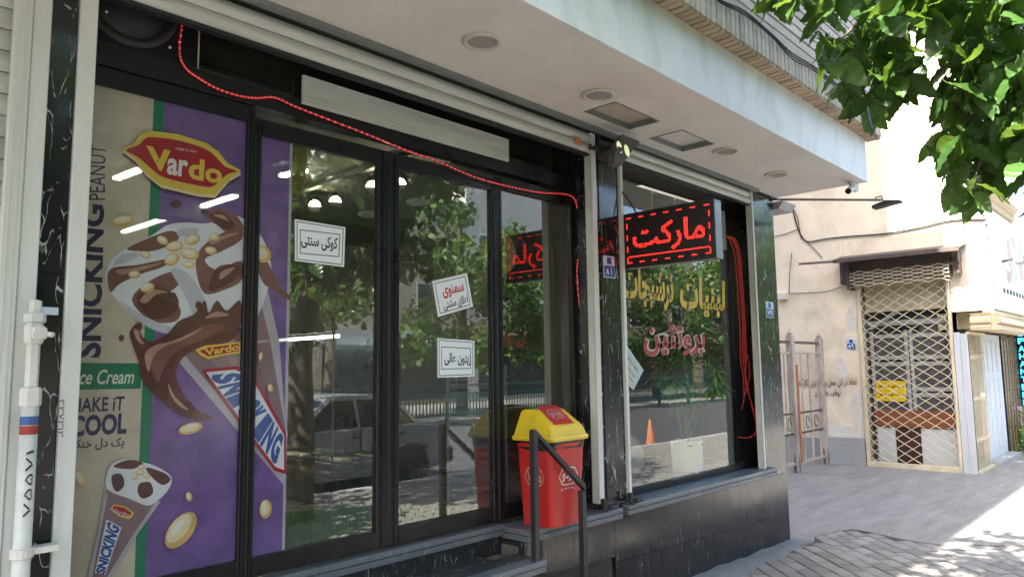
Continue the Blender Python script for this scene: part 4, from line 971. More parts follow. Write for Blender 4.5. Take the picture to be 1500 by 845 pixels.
# chilled display counter
fr = thing('display_counter', 'dark display counter with a white light tube inside the shop', 'counter', (2.95, 2, .716))
B('base', 'fridge_steel', fr, 2.75, 3.5, 1.35, 3.0, .716, .90, bev=.01); B('worktop', 'wood_brown', fr, 2.72, 3.53, 1.32, 3.03, .9005, .94, bev=.006)
B('front_edge', 'chrome_grey', fr, 2.76, 2.77, 1.36, 2.98, 1.861, 1.872); B('corner_post', 'chrome_grey', fr, 2.76, 2.772, 1.348, 1.36, .941, 1.872); B('light_tube', 'tube_white', fr, 2.80, 2.825, 1.37, 2.96, 1.825, 1.845); B('back_panel', 'fridge_steel', fr, 3.31, 3.34, 1.36, 2.98, .941, 1.86)
for k in range(9):
    x = 2.85+(k % 3)*.14; y = 1.45+(k//3)*.5
    o = thing('food_tray', ('pale', 'brown', 'green')[k % 3]+' food tray in row '+('near', 'middle', 'far')[k//3]+' of the display counter', 'tray', (x, y, .9405), 0, 'trays in the display counter')
    MB().box(-.06, .06, -.16, .16, 0, .05, bev=.008).build('dish', 'beam_dark', o, local=True); MB().box(-.05, .05, -.15, .15, .0501, .08, bev=.02).build('food', ('hatch_brown', 'wood_brown', 'leaf_far')[k % 3], o, local=True)
# shelves at the back
for k, x in enumerate((1.2, 2.2, 3.4)):
    s_ = thing('wall_shelf', ('left', 'middle', 'right')[k]+' stocked shelf on the back wall of the shop', 'shelf', (x, 5.9, .716), 0, 'shelves along the back wall')
    B('back', 'beam_dark', s_, x-.45, x+.45, 6.1, 6.15, .716, 2.5)
    for j in range(5): B('board', 'wood_brown', s_, x-.45, x+.45, 5.75, 6.1, .75+j*.4, .775+j*.4)
    m = MB()
    for j in range(5):
        xx = x-.42
        while xx < x+.38:
            w = random.uniform(.05, .12); m.mi = random.randrange(4); m.box(xx, xx+w, 5.8, 5.95, .7755+j*.4, .7755+j*.4+random.uniform(.15, .3)); xx += w+.01
    tag(m.build('stock', ['vinyl_red', 'vinyl_yellow', 'pot_white', 'plate_blue'], s_), kind='stuff')
# stacked grey crates behind the third pane
gc = [onZ(690, 728, .72)]
cm = MB(); 
for k in range(4):
    z = k*.055; cm.box(-.17, .17, -.12, -.112, .01+z, .045+z); cm.box(-.17, .17, .112, .12, .01+z, .045+z); cm.box(-.17, -.162, -.111, .111, .01+z, .045+z); cm.box(.162, .17, -.111, .111, .01+z, .045+z)
cm.box(-.16, .16, -.11, .11, 0, .006)
for sx in (-.165, .165):
    for sy in (-.115, .115): cm.box(sx-.012, sx+.012, sy-.012, sy+.012, 0, .225)
cme = None
for k in range(4):
    o = thing('plastic_crate', ('bottom', 'second', 'third', 'top')[k]+' slatted grey crate of the stack behind the third door pane', 'crate', (3.62, .86, .717+k*.228), .1, 'stacked grey crates')
    if cme is None: c = cm.build('slatted_box', 'crate_grey', o, local=True); cme = c.data
    else: link('slatted_box', cme, o, True)
    r = MB(); r.box(-.178, .178, -.128, -.12, .205, .228); r.box(-.178, .178, .12, .128, .205, .228); r.box(-.178, -.17, -.12, .12, .205, .228); r.box(.17, .178, -.12, .12, .205, .228); r.build('rim', 'crate_grey', o, local=True)
dp = onY(734, 370, .36)
wd = thing('woven_disc', 'round golden woven tray hanging behind the third and fourth panes', 'tray', dp)
MB().lathe([(.0001, -.012), (.08, -.01), (.13, -.004), (.142, .0), (.142, .012), (.0001, .006)], dp, 36, 'y').build('tray', 'woven', wd, smooth=True)
hb = onY(437, 240, .45); wb = thing('hanging_basket', 'narrow straw bundle hanging at the edge of the poster', 'basket', hb)
MB().lathe([(.01, .16), (.035, .12), (.045, .05), (.04, -.05), (.03, -.12), (.012, -.17)], hb, 14).build('straw', 'woven', wb); MB().tube([hb+Vector((0, 0, .15)), hb+Vector((0, 0, .6))], .003, 5).build('cord', 'woven', wb)
# display window contents: papyrus plants, sack
def papyrus(x, y, z, h, label, potm, stems, perf):
    t = thing('papyrus_plant', label, 'plant', (x, y, z))
    pm_ = MB()
    if perf:
        s_ = .115
        for k in range(4):
            c, sn = math.cos(k*math.pi/2+.3), math.sin(k*math.pi/2+.3)
            perforated(pm_, lambda u, v, c=c, sn=sn: ((u-.5)*2*s_*(.9+.1*v)*c+s_*(.9+.1*v)*sn, (u-.5)*2*s_*(.9+.1*v)*sn-s_*(.9+.1*v)*c, v*.27), 13, 15, .22)
        pt = pm_.build('pot', potm, t, local=True); MB().lathe([(.1, 0), (.1, .26)], (0, 0, 0), 4).build('inner_pot', 'pot_white', pt, local=True)
        MB().box(-.1, .1, -.1, .1, .225, .24).build('soil', 'soil', t, local=True)
    else:
        pm_.lathe([(.07, 0), (.075, .05), (.07, .2), (.08, .22), (.075, .23)], (0, 0, 0), 16).build('pot', potm, t, local=True)
    rn = random.Random(int(x*100))
    st, lf = MB(), MB()
    for k in range(stems):
        a = rn.uniform(0, 6.28); r0 = rn.uniform(0, .05); sp = rn.uniform(.04, .26); hh = h*rn.uniform(.6, 1.05)
        pts = [Vector((r0*math.cos(a), r0*math.sin(a), .22))+Vector((math.cos(a)*sp*q*q, math.sin(a)*sp*q*q, hh*q)) for q in (0, .33, .66, 1)]
        st.tube(pts, [.0035, .003, .003, .0025], 5, False); c = pts[-1]
        for j in range(34):
            b = j*2.4+rn.random(); L = rn.uniform(.10, .20); d = Vector((math.cos(b), math.sin(b), rn.uniform(-1.0, .6))).normalized(); sd_ = d.cross(Vector((0, 0, 1)))  .normalized()*.016
            e = c+d*L-Vector((0, 0, .03)); md = c+d*L*.55+Vector((0, 0, .008)); lf.add([c, md-sd_, e, md+sd_], [(0, 1, 2, 3)])
    st.build('stems', 'leaf_plant', t, local=True); lf.build('leaves', 'leaf_plant', t, local=True)
B('display_floor', 'marble_sill', win, 4.18, 6.63, .301, 1.6, .60, .70)
papyrus(5.70, .42, .70, .72, 'papyrus plant in a white perforated pot in the display window', 'pot_white', 22, True)
papyrus(6.18, .62, .70, .55, 'papyrus plant in a mossy stone pot behind the white perforated pot', 'pot_stone', 9, False)
sk_ = thing('flour_sack', 'slumped pale sack beside the white perforated pot in the display window', 'sack', (5.4, .9, .70))
m = MB().lathe([(.0001, 0), (.17, .0), (.21, .06), (.2, .16), (.16, .27), (.08, .33), (.05, .36), (.07, .40), (.0001, .41)], (0, 0, 0), 18)
m.v = [(x*(1+.15*noise.noise((x*6, y*6, z*6))), y*(1+.2*noise.noise((x*6, y*6, z*6+4))), z*(1+.1*noise.noise((x*4, y*4, 9)))) for x, y, z in m.v]; m.build('bag', 'sack', sk_, smooth=True, local=True)
MB().lathe([(.055, .345), (.06, .35), (.055, .357)], (0, 0, 0), 12).build('tie', 'rope_tube', sk_, local=True)
for px in (952, 985): 
    p = onY(px, 200, .3); c = thing('ceiling_hanger', ('yellow' if px == 952 else 'thin pale')+' cord hanging from the ceiling inside the display window', 'cord', (p.x, .3, 2.6))
    MB().tube([(p.x, .3, 3.02), (p.x-.02, .3, 2.85), (p.x-.03, .31, 2.62)], .006 if px == 952 else .003, 6).build('cord', 'vinyl_yellow' if px == 952 else 'pot_white', c); MB().lathe([(.012, 0), (.012, .02), (.0001, .022)], (p.x, .3, 3.008), 8).build('hook', 'pot_white', c)

# ================================================================== BUILDING ACROSS THE ALLEY
XW = 12.4
bb = thing('beige_building', 'sunlit beige plastered building across the alley mouth', 'building', (14, 3, 0))
gy0, gy1 = -.17, 1.045       # grille opening
B('wall', 'beige_plaster', bb, XW, 15, gy1+.06, 14, 0, 2.35); B('wall', 'beige_plaster', bb, XW, XW+.25, -.22, gy0-.05, 0, 2.349)
B('wall', 'beige_plaster', bb, XW, 15, gy0-.05, gy1+.06, 3.02, 12); B('wall', 'beige_plaster', bb, XW, 15, -.72, gy0-.051, 2.35, 12); B('wall', 'beige_plaster', bb, XW, 15, gy1+.061, 14, 2.351, 12)
B('recess', 'room_wall', bb, 12.75, 12.9, -.3, gy1+.05, 0, 3.0)
B('front_wall', 'room_wall', bb, 12.66, 20, .05, .3, 0, 2.34)
B('plinth', 'stone_plinth', bb, XW-.035, XW-.001, gy1+.075, 1.78, 0, .43); B('plinth', 'stone_plinth', bb, XW-.03, XW-.001, 1.783, 2.9, 0, .4)
def blob(name, mat, c, ry, rz, par, x=XW-.004, seed=1, n=18):
    P = []
    for k in range(n):
        a = 2*math.pi*k/n; q = 1+.35*noise.noise((math.cos(a)*1.7+seed*7, math.sin(a)*1.7, seed))
        P.append((c.y+ry*q*math.cos(a), c.z+rz*q*math.sin(a)))
    return MB().prism(P, 'x', x, x+.006).build(name, mat, par)
for k, (px, py, ry, rz) in enumerate(((1233, 540, .07, .17), (1238, 635, .30, .13), (1258, 600, .12, .34), (1214, 628, .16, .09), (1248, 470, .08, .2))): blob('plaster_patch', 'plaster_patch', onX(px, py, XW), ry, rz, bb, XW-.003-.0012*k, k)
# scissor-lattice gate in its frame
gt = thing('lattice_gate', 'cream diamond lattice gate closed across the shopfront under the awning', 'gate', (XW, .45, 0))
B('jamb', 'cream_metal', gt, XW-.05, XW+.03, gy1, gy1+.055, 0, 2.84, bev=.004); B('jamb', 'cream_metal', gt, XW-.05, XW+.03, gy0-.045, gy0, 0, 2.84, bev=.004)
B('bottom_rail', 'cream_metal', gt, XW-.07, XW-.005, gy0+.001, gy1-.001, .005, .085, bev=.005)
ny, dz = 11, .0725; wy = (gy1-gy0)/ny
for k in range(ny+1):
    pts = []; nzz = 40
    for j in range(nzz):
        z = .09+j*dz; d = wy*.5*(1 if (j % 2) else -1)*(1 if k % 2 else -1)
        y = min(gy1-.004, max(gy0+.004, gy0+k*wy+d)); pts.append((XW-.03+(.003 if k % 2 else -.003), y, z+.003*math.sin(k*3+j)))
    m = MB()
    for a, b in zip(pts, pts[1:]): m.bar(a, b, .009, .012, up=(1, 0, 0))
    m.build('lattice_bar', 'lattice_paint', gt)
for k in range(9):   # gathered folds under the awning
    m = MB(); pts = [(XW-.22+.02*math.sin(k), gy0-.1+q*.14, 2.80+.05*((q+k) % 2)+.045*k*.6) for q in range(11)]
    for a, b in zip(pts, pts[1:]): m.bar(a, b, .008, .01, up=(1, 0, 0))
    m.build('gathered_lattice', 'lattice_paint', gt)
# door and boards behind the lattice
dr = thing('glazed_door', 'grey double door with dark panes behind the lattice gate', 'door', (12.6, .45, 0))
xd = 12.62
for y in (gy0+.02, .40, .47, gy1-.07): B('stile', 'grey_wood', dr, xd, xd+.05, y, y+.05, .1, 2.12, bev=.004)
for z in (.72, 1.08, 1.17, 1.56, 1.66, 2.0): B('cross_rail', 'grey_wood', dr, xd+.004, xd+.045, gy0+.071, .399, z, z+.06); B('cross_rail', 'grey_wood', dr, xd+.004, xd+.045, .521, gy1-.071, z, z+.06)
for y0_, y1_ in ((gy0+.071, .399), (.521, gy1-.071)):
    for z0_, z1_ in ((.78, 1.08), (1.23, 1.56), (1.72, 2.0)): B('pane', 'dark_glass', dr, xd+.02, xd+.024, y0_, y1_, z0_, z1_)
B('upper_panel', 'cream_metal', dr, xd-.06, xd-.02, gy0, gy1, 2.42, 2.98); B('arch_board', 'grey_wood', dr, xd, xd+.03, gy0, gy1, 2.2, 2.28); MB().bar((xd-.01, gy1-.05, 2.15), (xd-.01, .55, 2.42), .03, .05, up=(1, 0, 0)).build('brace', 'grey_wood', dr)
for n_, (c_, mt, yy0, yy1, zz0, zz1, xx) in dict(a=('long brown wooden board low behind the lattice gate', 'brown_board', gy0+.0, gy1-.06, .62, .88, 12.5), b=('dark maroon panel standing behind the bottom of the lattice gate', 'maroon_board', .36, .70, .02, .66, 12.52), c=('wide white panel right of the maroon one behind the lattice', 'white_board', gy0+.0, .35, .02, .61, 12.53), d=('narrow white panel left of the maroon one behind the lattice', 'white_board', .71, gy1-.07, .02, .61, 12.53)).items():
    t = thing('leaning_board', c_, 'board', (xx, (yy0+yy1)/2, zz0)); B('board', mt, t, xx, xx+.02, yy0, yy1, zz0, zz1, bev=.003); B('edge_strip', mt, t, xx+.021, xx+.03, yy0+.01, yy1-.01, zz0+.01, zz1-.01)
ntq = [onX(px, py, 12.61) for px, py in ((1283, 557), (1327, 558), (1327, 588), (1283, 587))]
yn = thing('yellow_notice', 'yellow notice with small black writing behind the lattice', 'notice', ntq[3])
MB().add(ntq+[p+Vector((.003, 0, 0)) for p in ntq], [(0, 1, 2, 3), (0, 4, 5, 1), (1, 5, 6, 2), (2, 6, 7, 3), (3, 7, 4, 0)]).build('card', 'notice_yellow', yn)
for r0_, r1_ in ((.82, .6), (.45, .2)): squiggle('writing', [bil(ntq, u_, w_)-Vector((.002, 0, 0)) for u_, w_ in ((.12, r0_), (.94, r0_), (.94, r1_), (.12, r1_))], 'ink_black', yn, r0_*10)
# rusty awning over the gate
aw = thing('steel_awning', 'rusty dark steel awning above the lattice gate', 'awning', (XW, .5, 3.2))
ya, yb_ = onX(1222, 378, 12.05).y, onX(1405, 356, 12.05).y
m = MB(); za = 3.25
m.add([(12.0, ya, za), (12.0, yb_, za), (XW-.001, yb_-.02, za+.1), (XW-.001, ya+.02, za+.1), (12.0, ya, za-.02), (12.0, yb_, za-.02), (XW-.001, yb_-.02, za+.08), (XW-.001, ya+.02, za+.08)], [(0, 1, 2, 3), (7, 6, 5, 4), (0, 4, 5, 1), (1, 5, 6, 2), (2, 6, 7, 3), (3, 7, 4, 0)]); m.build('sheet', 'awning_steel', aw)
B('front_flashing', 'awning_steel', aw, 11.985, 11.999, yb_, ya, za-.05, za+.012)
MB().bar((12.0, ya-.02, za-.02), (12.0, ya+.55, za-.0), .03, .035).build('stub_bar', 'rust_steel', aw)
B('side_cheek', 'awning_steel', aw, 12.15, XW-.001, ya-.16, ya-.13, 2.78, za-.03); B('side_cheek', 'awning_steel', aw, 12.2, XW-.001, yb_+.06, yb_+.09, 2.9, za-.03)
B('roller_housing', 'awning_steel', aw, 12.24, 12.399, gy0-.1, gy1+.25, 2.88, 3.24); MB().tube([(12.25, ya-.2, 3.03), (12.25, yb_+.05, 3.06)], .03, 10).build('roller_bar', 'rust_steel', aw)
plate('small blue number plate left of the lattice gate', qX([(1240, 496), (1253, 497), (1254, 512), (1241, 511)], XW-.006), (-1, 0, 0), '۵۹')
# stencilled writing on the plaster
stn = thing('stencilled_notice', 'black stencilled Persian writing on the beige wall', 'wall writing', onX(1210, 570, XW))
letters('writing', 'لطفا در این محل و جلو درب کارگاه', qX([(1170, 553), (1254, 551), (1255, 566), (1171, 569)], XW-.009), 'ink_black', stn, .01)
letters('writing', 'توقف نفرمایید', qX([(1193, 570), (1231, 569), (1232, 582), (1194, 584)], XW-.009), 'ink_black', stn, .01)
# meter box and wall cables
eb = thing('cable_box', 'small grey cable box on the beige wall', 'box', onX(1148, 436, XW)); p = onX(1147, 434, XW)
B('housing', 'plaster_patch', eb, XW-.08, XW-.001, p.y-.09, p.y+.09, p.z-.07, p.z+.06, bev=.008); B('cover', 'plaster_patch', eb, XW-.088, XW-.0805, p.y-.075, p.y+.075, p.z-.055, p.z+.045)
wc = thing('wall_cable', 'thin black cables looping across the beige wall', 'cable', onX(1200, 350, XW))
for pts in ([(1160, 302), (1166, 325), (1172, 342), (1183, 354), (1210, 350), (1250, 346), (1300, 342), (1350, 333), (1395, 323), (1445, 322)], [(1132, 347), (1150, 343), (1169, 336)], [(1156, 430), (1180, 429), (1210, 427), (1236, 419)], [(1172, 345), (1190, 362), (1205, 378)], [(1160, 370), (1157, 400), (1156, 430)], [(1160, 302), (1168, 318), (1171, 334), (1174, 350)]):
    P = [onX(q.x, q.y, XW-.02) for q in smoothpoly([(*q, 0) for q in pts], 4, False)]; MB().tube(P, .011 if len(pts) > 4 else .006, 5).build('cable', 'cable_black', wc)
# upper cornice, sign and neighbour shopfronts beyond the corner
yc = -.72
def moulding(x0, x1, zb, par, name, mat, prof):
    P = [(yc-a, zb+b) for a, b in prof]; return MB().prism(P, 'x', x0, x1).build(name, mat, par)
moulding(XW-.05, 20, 2.06, bb, 'cornice', 'yellow_stone', [(-.1, 0), (.10, 0), (.11, .05), (.06, .08), (.12, .11), (.10, .17), (.03, .2), (.05, .25), (.02, .29), (-.1, .29)])
MB().prism([(XW-.05-a, 2.06+b) for a, b in ((-.05, 0), (.06, 0), (.07, .05), (.03, .08), (.07, .11), (.06, .17), (.0, .2), (.02, .25), (-.05, .25))], 'y', yc+.001, -.46).build('cornice', 'yellow_stone', bb)
B('overhang', 'yellow_stone', bb, XW+.26, 20, -.71, .04, 2.1, 2.34)
moulding(XW-.02, 14.6, 3.92, bb, 'cornice', 'yellow_stone', [(-.01, 0), (.04, 0), (.06, .06), (.03, .08), (.10, .16), (.12, .22), (-.01, .22)])
for x in (13.0, 13.9):
    w = B('window', 'yellow_stone', bb, x-.36, x+.36, yc-.03, yc-.001, 4.3, 5.6); B('pane', 'window_dark', w, x-.3, x+.3, yc-.034, yc-.0305, 4.36, 5.54); B('sash', 'pot_white', w, x-.015, x+.015, yc-.04, yc-.0345, 4.36, 5.54)
sb = thing('shop_sign', 'white shop signboard above the cornice beyond the corner', 'sign', (13.8, yc, 2.36))
B('board', 'sign_board', sb, 12.47, 15.4, yc-.05, yc-.002, 2.36, 3.85); B('frame', 'chrome_grey', sb, 12.44, 12.4695, yc-.06, yc-.002, 2.36, 3.85)
B('lower_strip', 'paper', sb, 12.9, 15.4, yc-.07, yc-.0505, 2.38, 2.75)
for k in range(9): letters('sign_lettering', ('محل', 'کار', 'درب')[k % 3], [(12.98+k*.26, yc-.0715, 2.71), (13.16+k*.26, yc-.0715, 2.71), (13.16+k*.26, yc-.0715, 2.61), (12.98+k*.26, yc-.0715, 2.61)], 'ink_black', sb, .03) if False else B('sign_mark', 'ink_black', sb, 12.98+k*.26, 13.13+k*.26, yc-.0725, yc-.0705, 2.63, 2.70)
for k in range(14):
    x = 13.3+random.uniform(0, 1.9); z = random.uniform(2.9, 3.7); w = random.uniform(.05, .16); h = random.uniform(.08, .3)
    B('sign_print', ('print_grey', 'film_silver', 'plate_light', 'vinyl_white')[k % 4], sb, x-w, x+w, yc-.052-.0006*k, yc-.0505, z-h, z+h)
fb = thing('floodlight', 'small floodlight in front of the white signboard', 'floodlight', (13.3, yc-.1, 3.1)); B('head', 'grey_wood', fb, 13.15, 13.5, yc-.32, yc-.2, 3.08, 3.2, bev=.01); MB().bar((13.2, yc-.05, 3.12), (13.2, yc-.2, 3.14), .03, .03).build('arm', 'rubber_black', fb)
pb = thing('leaning_board', 'weathered pale plank standing at the corner beside the folding grille', 'board', (12.38, -.3, 0)); B('plank', 'pale_wood', pb, 12.33, 12.36, -.40, -.31, 0, 2.02, bev=.003); B('plank', 'pale_wood', pb, 12.34, 12.37, -.308, -.225, 0, 2.04, bev=.003)
fg = thing('folding_grille', 'cream folding metal grille just past the corner', 'grille', (12.9, -.38, 0))
for k in range(14):
    x = 12.44+k*.07; m = MB(); m.bar((x, -.40, .05), (x, -.40, 2.0), .022, .004); m.build('upright', 'cream_metal', fg)
for k in range(13):
    for z in (.5, 1.1, 1.7): MB().bar((12.44+k*.07, -.404, z-.06), (12.44+(k+1)*.07, -.404, z+.06), .003, .014).build('cross_link', 'cream_metal', fg)
B('track', 'cream_metal', fg, 12.42, 13.42, -.43, -.37, .0, .045); B('track', 'cream_metal', fg, 12.42, 13.42, -.43, -.37, 2.005, 2.05)
wd_ = thing('panelled_door', 'bluish white panelled metal door beyond the folding grille', 'door', (14.2, -.3, 0))
B('leaf', 'door_bluewhite', wd_, 13.5, 15.05, -.33, -.29, .08, 2.05)
for k in range(4):
    for j in range(3): B('panel', 'door_bluewhite', wd_, 13.58+k*.37, 13.86+k*.37, -.338, -.3305, .2+j*.62, .7+j*.62)
B('frame_post', 'door_bluewhite', wd_, 13.43, 13.499, -.36, -.29, 0, 2.07); B('threshold', 'stone_plinth', wd_, 13.43, 15.15, -.5, -.2, 0, .08)
mp = thing('marble_front', 'black gold-veined shopfront panel beside the blue vertical sign', 'shopfront', (15.9, -.3, 0)); B('panel', 'sign_dark', mp, 15.16, 16.6, -.34, -.30, 0, 1.1); B('panel', 'sign_dark', mp, 15.16, 16.6, -.34, -.30, 1.105, 2.05)
for k in range(5):
    x = 15.3+k*.25; P = [(x+.05*noise.noise((x, z, 1))*2, -.343, z) for z in [q*.2 for q in range(11)]]; MB().tube(P, .008, 4).build('vein', 'pebble_gold', mp)
ts = thing('tyre_shop_sign', 'dark vertical sign with glowing blue letters at the right edge', 'sign', (17, -.3, .9))
Q = [onX(px, py, 17.) for px, py in ((1483, 483), (1500, 482), (1500, 595), (1483, 594))]
B('board', 'sign_dark', ts, 17.002, 17.08, Q[1].y-.12, Q[0].y, Q[2].z, Q[0].z)
for k, ch in enumerate('SFAHANTIRE'):
    zt = Q[0].z-(Q[0].z-Q[2].z)*(k+.12)/10; zb = Q[0].z-(Q[0].z-Q[2].z)*(k+.88)/10; yl = Q[0].y-.07; yr = Q[0].y-.17
    letters('letter', ch, [(17., yl, zt), (17., yr, zt), (17., yr, zb), (17., yl, zb)], 'sign_blue', ts, .03)
ys = thing('yellow_sign', 'small yellow sign on the dark shopfront', 'sign', onX(1481, 505, 16.7)); p = onX(1481, 508, 16.7); B('board', 'notice_yellow', ys, 16.7, 16.72, p.y-.05, p.y+.05, p.z-.2, p.z+.2); B('backing', 'sign_dark', ys, 16.721, 16.74, p.y-.06, p.y+.06, p.z-.22, p.z+.22)
# flowers at the right edge
flw = thing('flower_bed', 'pink flowering bush at the foot of the far shopfront', 'flowers', (17, -.35, 0))
lf, pt = MB(), MB()
for k in range(2600):
    x = 16.7+random.gauss(-.1, .45); y = -.38+random.gauss(-.12, .22); z = abs(random.gauss(.1, .3))
    if z > .75: continue
    a = random.uniform(0, 6.28); d = Vector((math.cos(a), math.sin(a), random.uniform(-.4, .8))).normalized(); s_ = d.orthogonal().normalized(); L = random.uniform(.03, .07)
    c = Vector((x, y, z+.05)); lf.add([c, c+d*L*.5+s_*L*.3, c+d*L, c+d*L*.5-s_*L*.3], [(0, 1, 2, 3)])
for k in range(110):
    c = Vector((16.6+random.gauss(-.2, .4), -.55+random.gauss(-.05, .2), random.uniform(.15, .85))); u_ = Vector((random.uniform(-.4, .4), -1, random.uniform(0, .8))).normalized(); a_ = u_.orthogonal().normalized(); b_ = u_.cross(a_)
    for j in range(5):
        t_ = j*1.257; d = a_*math.cos(t_)+b_*math.sin(t_); e = a_*math.cos(t_+.5)+b_*math.sin(t_+.5); e2 = a_*math.cos(t_-.5)+b_*math.sin(t_-.5); pt.add([c, c+e2*.035, c+d*.055, c+e*.035], [(0, 1, 2, 3)])
tag(lf.build('leaves', 'leaf_plant', flw), kind='stuff'); tag(pt.build('blossoms', 'petal', flw), kind='stuff')
# old gate leaves standing in the alley
og = thing('metal_gate', 'old rusty white metal gate standing in the alley', 'gate', (11.5, 1.66, 0))
gyy = 1.66
for x, h, mt in ((10.99, 2.05, 'gate_white'), (12.14, 2.02, 'gate_white'), (9.6, 2.0, 'gate_white')):
    MB().box(x-.05, x+.05, gyy-.05, gyy+.05, 0, h, bev=.006).build('post', mt, og); MB().lathe([(.03, h), (.045, h+.03), (.02, h+.06), (.0001, h+.1)], (x, gyy, 0), 10).build('finial', mt, og); MB().lathe([(.056, 0), (.06, .1), (.053, .28)], (x, gyy, 0), 8).build('rusty_foot', 'rust_steel', og)
B('rust_strip', 'gate_rust', og, 11.052, 11.10, gyy-.06, gyy+.0, .15, 1.6)
for z, hh in ((1.92, .04), (.86, .03), (.56, .03), (.12, .04), (1.76, .025)): B('cross_rail', 'rust_steel' if z in (.86, .56, 1.92) else 'gate_white', og, 9.65, 12.09, gyy-.015, gyy+.015, z, z+hh)
for k in range(8):
    x = 9.8+k*.31
    if min(abs(x-a) for a in (10.99, 12.14, 9.6)) > .07: MB().tube([(x, gyy, .13), (x, gyy, 1.77)], .013 if k % 2 else .02, 6).build('upright', 'gate_white', og)
for k in range(7): 
    x = 9.8+k*.34
    MB().tube([(x+.06*math.cos(q*.7), gyy, .72+.1*math.sin(q*.7)) for q in range(9)], .008, 5).build('scroll', 'rust_steel', og)

# ================================================================== STREET TREES
lp = [(0, 0, 0), (.028, .02, .006), (.046, .05, .010), (.047, .078, .008), (.034, .108, .002), (.014, .138, -.006), (0, .158, -.014), (-.014, .138, -.006), (-.034, .108, .002), (-.047, .078, .008), (-.046, .05, .010), (-.028, .02, .006), (0, .05, -.004), (0, .10, -.006)]
lfc = [(0, 1, 2, 12), (12, 2, 3, 13), (13, 3, 4, 5), (13, 5, 6), (0, 12, 10, 11), (12, 13, 9, 10), (13, 7, 8, 9), (13, 6, 7)]
lme = []
def fineleaf(k):
    rn = random.Random(k); m = MB(); n = 16; cu = rn.uniform(.5, 2.4); tw = rn.uniform(-.5, .5); wv = rn.uniform(.85, 1.15); cup = rn.uniform(.1, .35); V = []
    for i in range(n+1):
        t = i/n; y = .158*t; w = .052*wv*(math.sin(math.pi*min(1, t**.62))**.85)*(1+(.07 if i % 2 else -.05)) if 0 < i < n else .0005
        bk = -.012*(1-t)**6
        for j, q in enumerate((-1, -.5, 0, .5, 1)):
            x = w*q; z = cup*abs(q)*w+.0035*math.sin(i*1.6+abs(q)*2.5)*abs(q)-cu*y*y+tw*x*y*3
            V.append((x+tw*y*y*.6, y+bk*abs(q), z))
    m.add(V, [(i*5+j, i*5+j+1, i*5+j+6, i*5+j+5) for i in range(n) for j in range(4)]); m.tube([(0, -.045, .012), (0, -.02, .004), (0, .002, 0)], .0018, 4)
    return m
lo_leaf = []
for k in range(5):
    rn = random.Random(k); m = MB(); cu = rn.uniform(.5, 2.2); tw = rn.uniform(-.5, .5)
    m.add([(x+tw*y*y, y, z-cu*y*y) for x, y, z in lp], lfc); lo_leaf.append(m)
    me = bpy.data.meshes.new('leaf'); m = fineleaf(k)
    me.from_pydata(m.v, [], m.f); me.materials.append(MATS['leaf']); me.polygons.foreach_set('use_smooth', [True]*len(me.polygons)); lme.append((me, m))
def leafmatx(c, rn, sc):
    a = rn.uniform(0, 6.28); d = Vector((math.cos(a)*.75, math.sin(a)*.75, rn.uniform(-1.25, -.05))).normalized()
    n_ = Vector((rn.gauss(0, .45), rn.gauss(0, .45), 1)); n_ = (n_-d*n_.dot(d)).normalized(); s_ = d.cross(n_)
    return Matrix(((s_.x*sc, d.x*sc, n_.x*sc, c.x), (s_.y*sc, d.y*sc, n_.y*sc, c.y), (s_.z*sc, d.z*sc, n_.z*sc, c.z), (0, 0, 0, 1)))
def pj(p):
    q = p-CAM; d = q.dot(fwd)
    return (750+F*q.dot(RT)/d, 422.5-F*q.dot(UP)/d) if d > .1 else (9999, 9999)
TB = Vector((4.35, -4.05, 0))
tr = thing('mulberry_tree', 'broad-leaved street tree whose branches hang over the upper right', 'tree', TB)
def limb(pts, r0, r1): 
    P = smoothpoly([tuple(p) for p in pts], 5, False); n = len(P); return P, [r0+(r1-r0)*k/(n-1) for k in range(n)]
P, R_ = limb([TB+Vector((0, 0, -.1)), TB+Vector((.03, .05, .8)), TB+Vector((-.05, .1, 1.8)), TB+Vector((.05, .25, 2.7)), TB+Vector((.1, .5, 3.6))], .17, .10)
R_[0] = .24; R_[1] = .2
trk = MB().tube(P, R_, 14); trk.v = [(x+.02*noise.noise((x*9, y*9, z*3)), y+.02*noise.noise((x*9, y*9, z*3+7)), z) for x, y, z in trk.v]; trk.build('trunk', 'bark', tr, smooth=True)
fk = TB+Vector((.08, .42, 3.3))
polyA = [(1130, -70), (1135, 8), (1152, 27), (1177, 13), (1200, 0), (1200, -70)]
polyB = [(1195, -70), (1210, -5), (1198, 50), (1205, 85), (1236, 108), (1222, 132), (1240, 163), (1268, 182), (1292, 178), (1312, 150), (1343, 148), (1338, 100), (1362, 60), (1350, -70)]
polyC = [(1345, -70), (1350, 85), (1385, 92), (1372, 150), (1352, 212), (1374, 236), (1393, 262), (1398, 286), (1416, 312), (1430, 300), (1452, 268), (1480, 262), (1500, 285), (1545, 300), (1545, -70)]
br = MB(); tips = [((1160, -5), 4.6), ((1230, 60), 4.3), ((1275, 110), 4.2), ((1300, 40), 4.6), ((1330, 110), 4.4), ((1400, 60), 4.0), ((1400, 200), 3.9), ((1420, 265), 3.8), ((1460, 180), 4.3), ((1480, 100), 3.7), ((1490, 240), 4.2), ((1370, 20), 4.8), ((1440, -40), 4.4)]
for (px, py), d in tips:
    e = CAM+ray(px, py).normalized()*d; mid = fk.lerp(e, .5)+Vector((0, 0, .55+random.uniform(-.1, .2)))
    P, R_ = limb([fk, fk.lerp(mid, .5)+Vector((random.uniform(-.1, .1), random.uniform(-.1, .1), .15)), mid, e.lerp(mid, .35)+Vector((0, 0, .05)), e], .045, .005); br.tube(P, R_, 7, False)
br.build('branches', 'bark', tr, smooth=True)
rn = random.Random(5); got = 0; ext = MB()
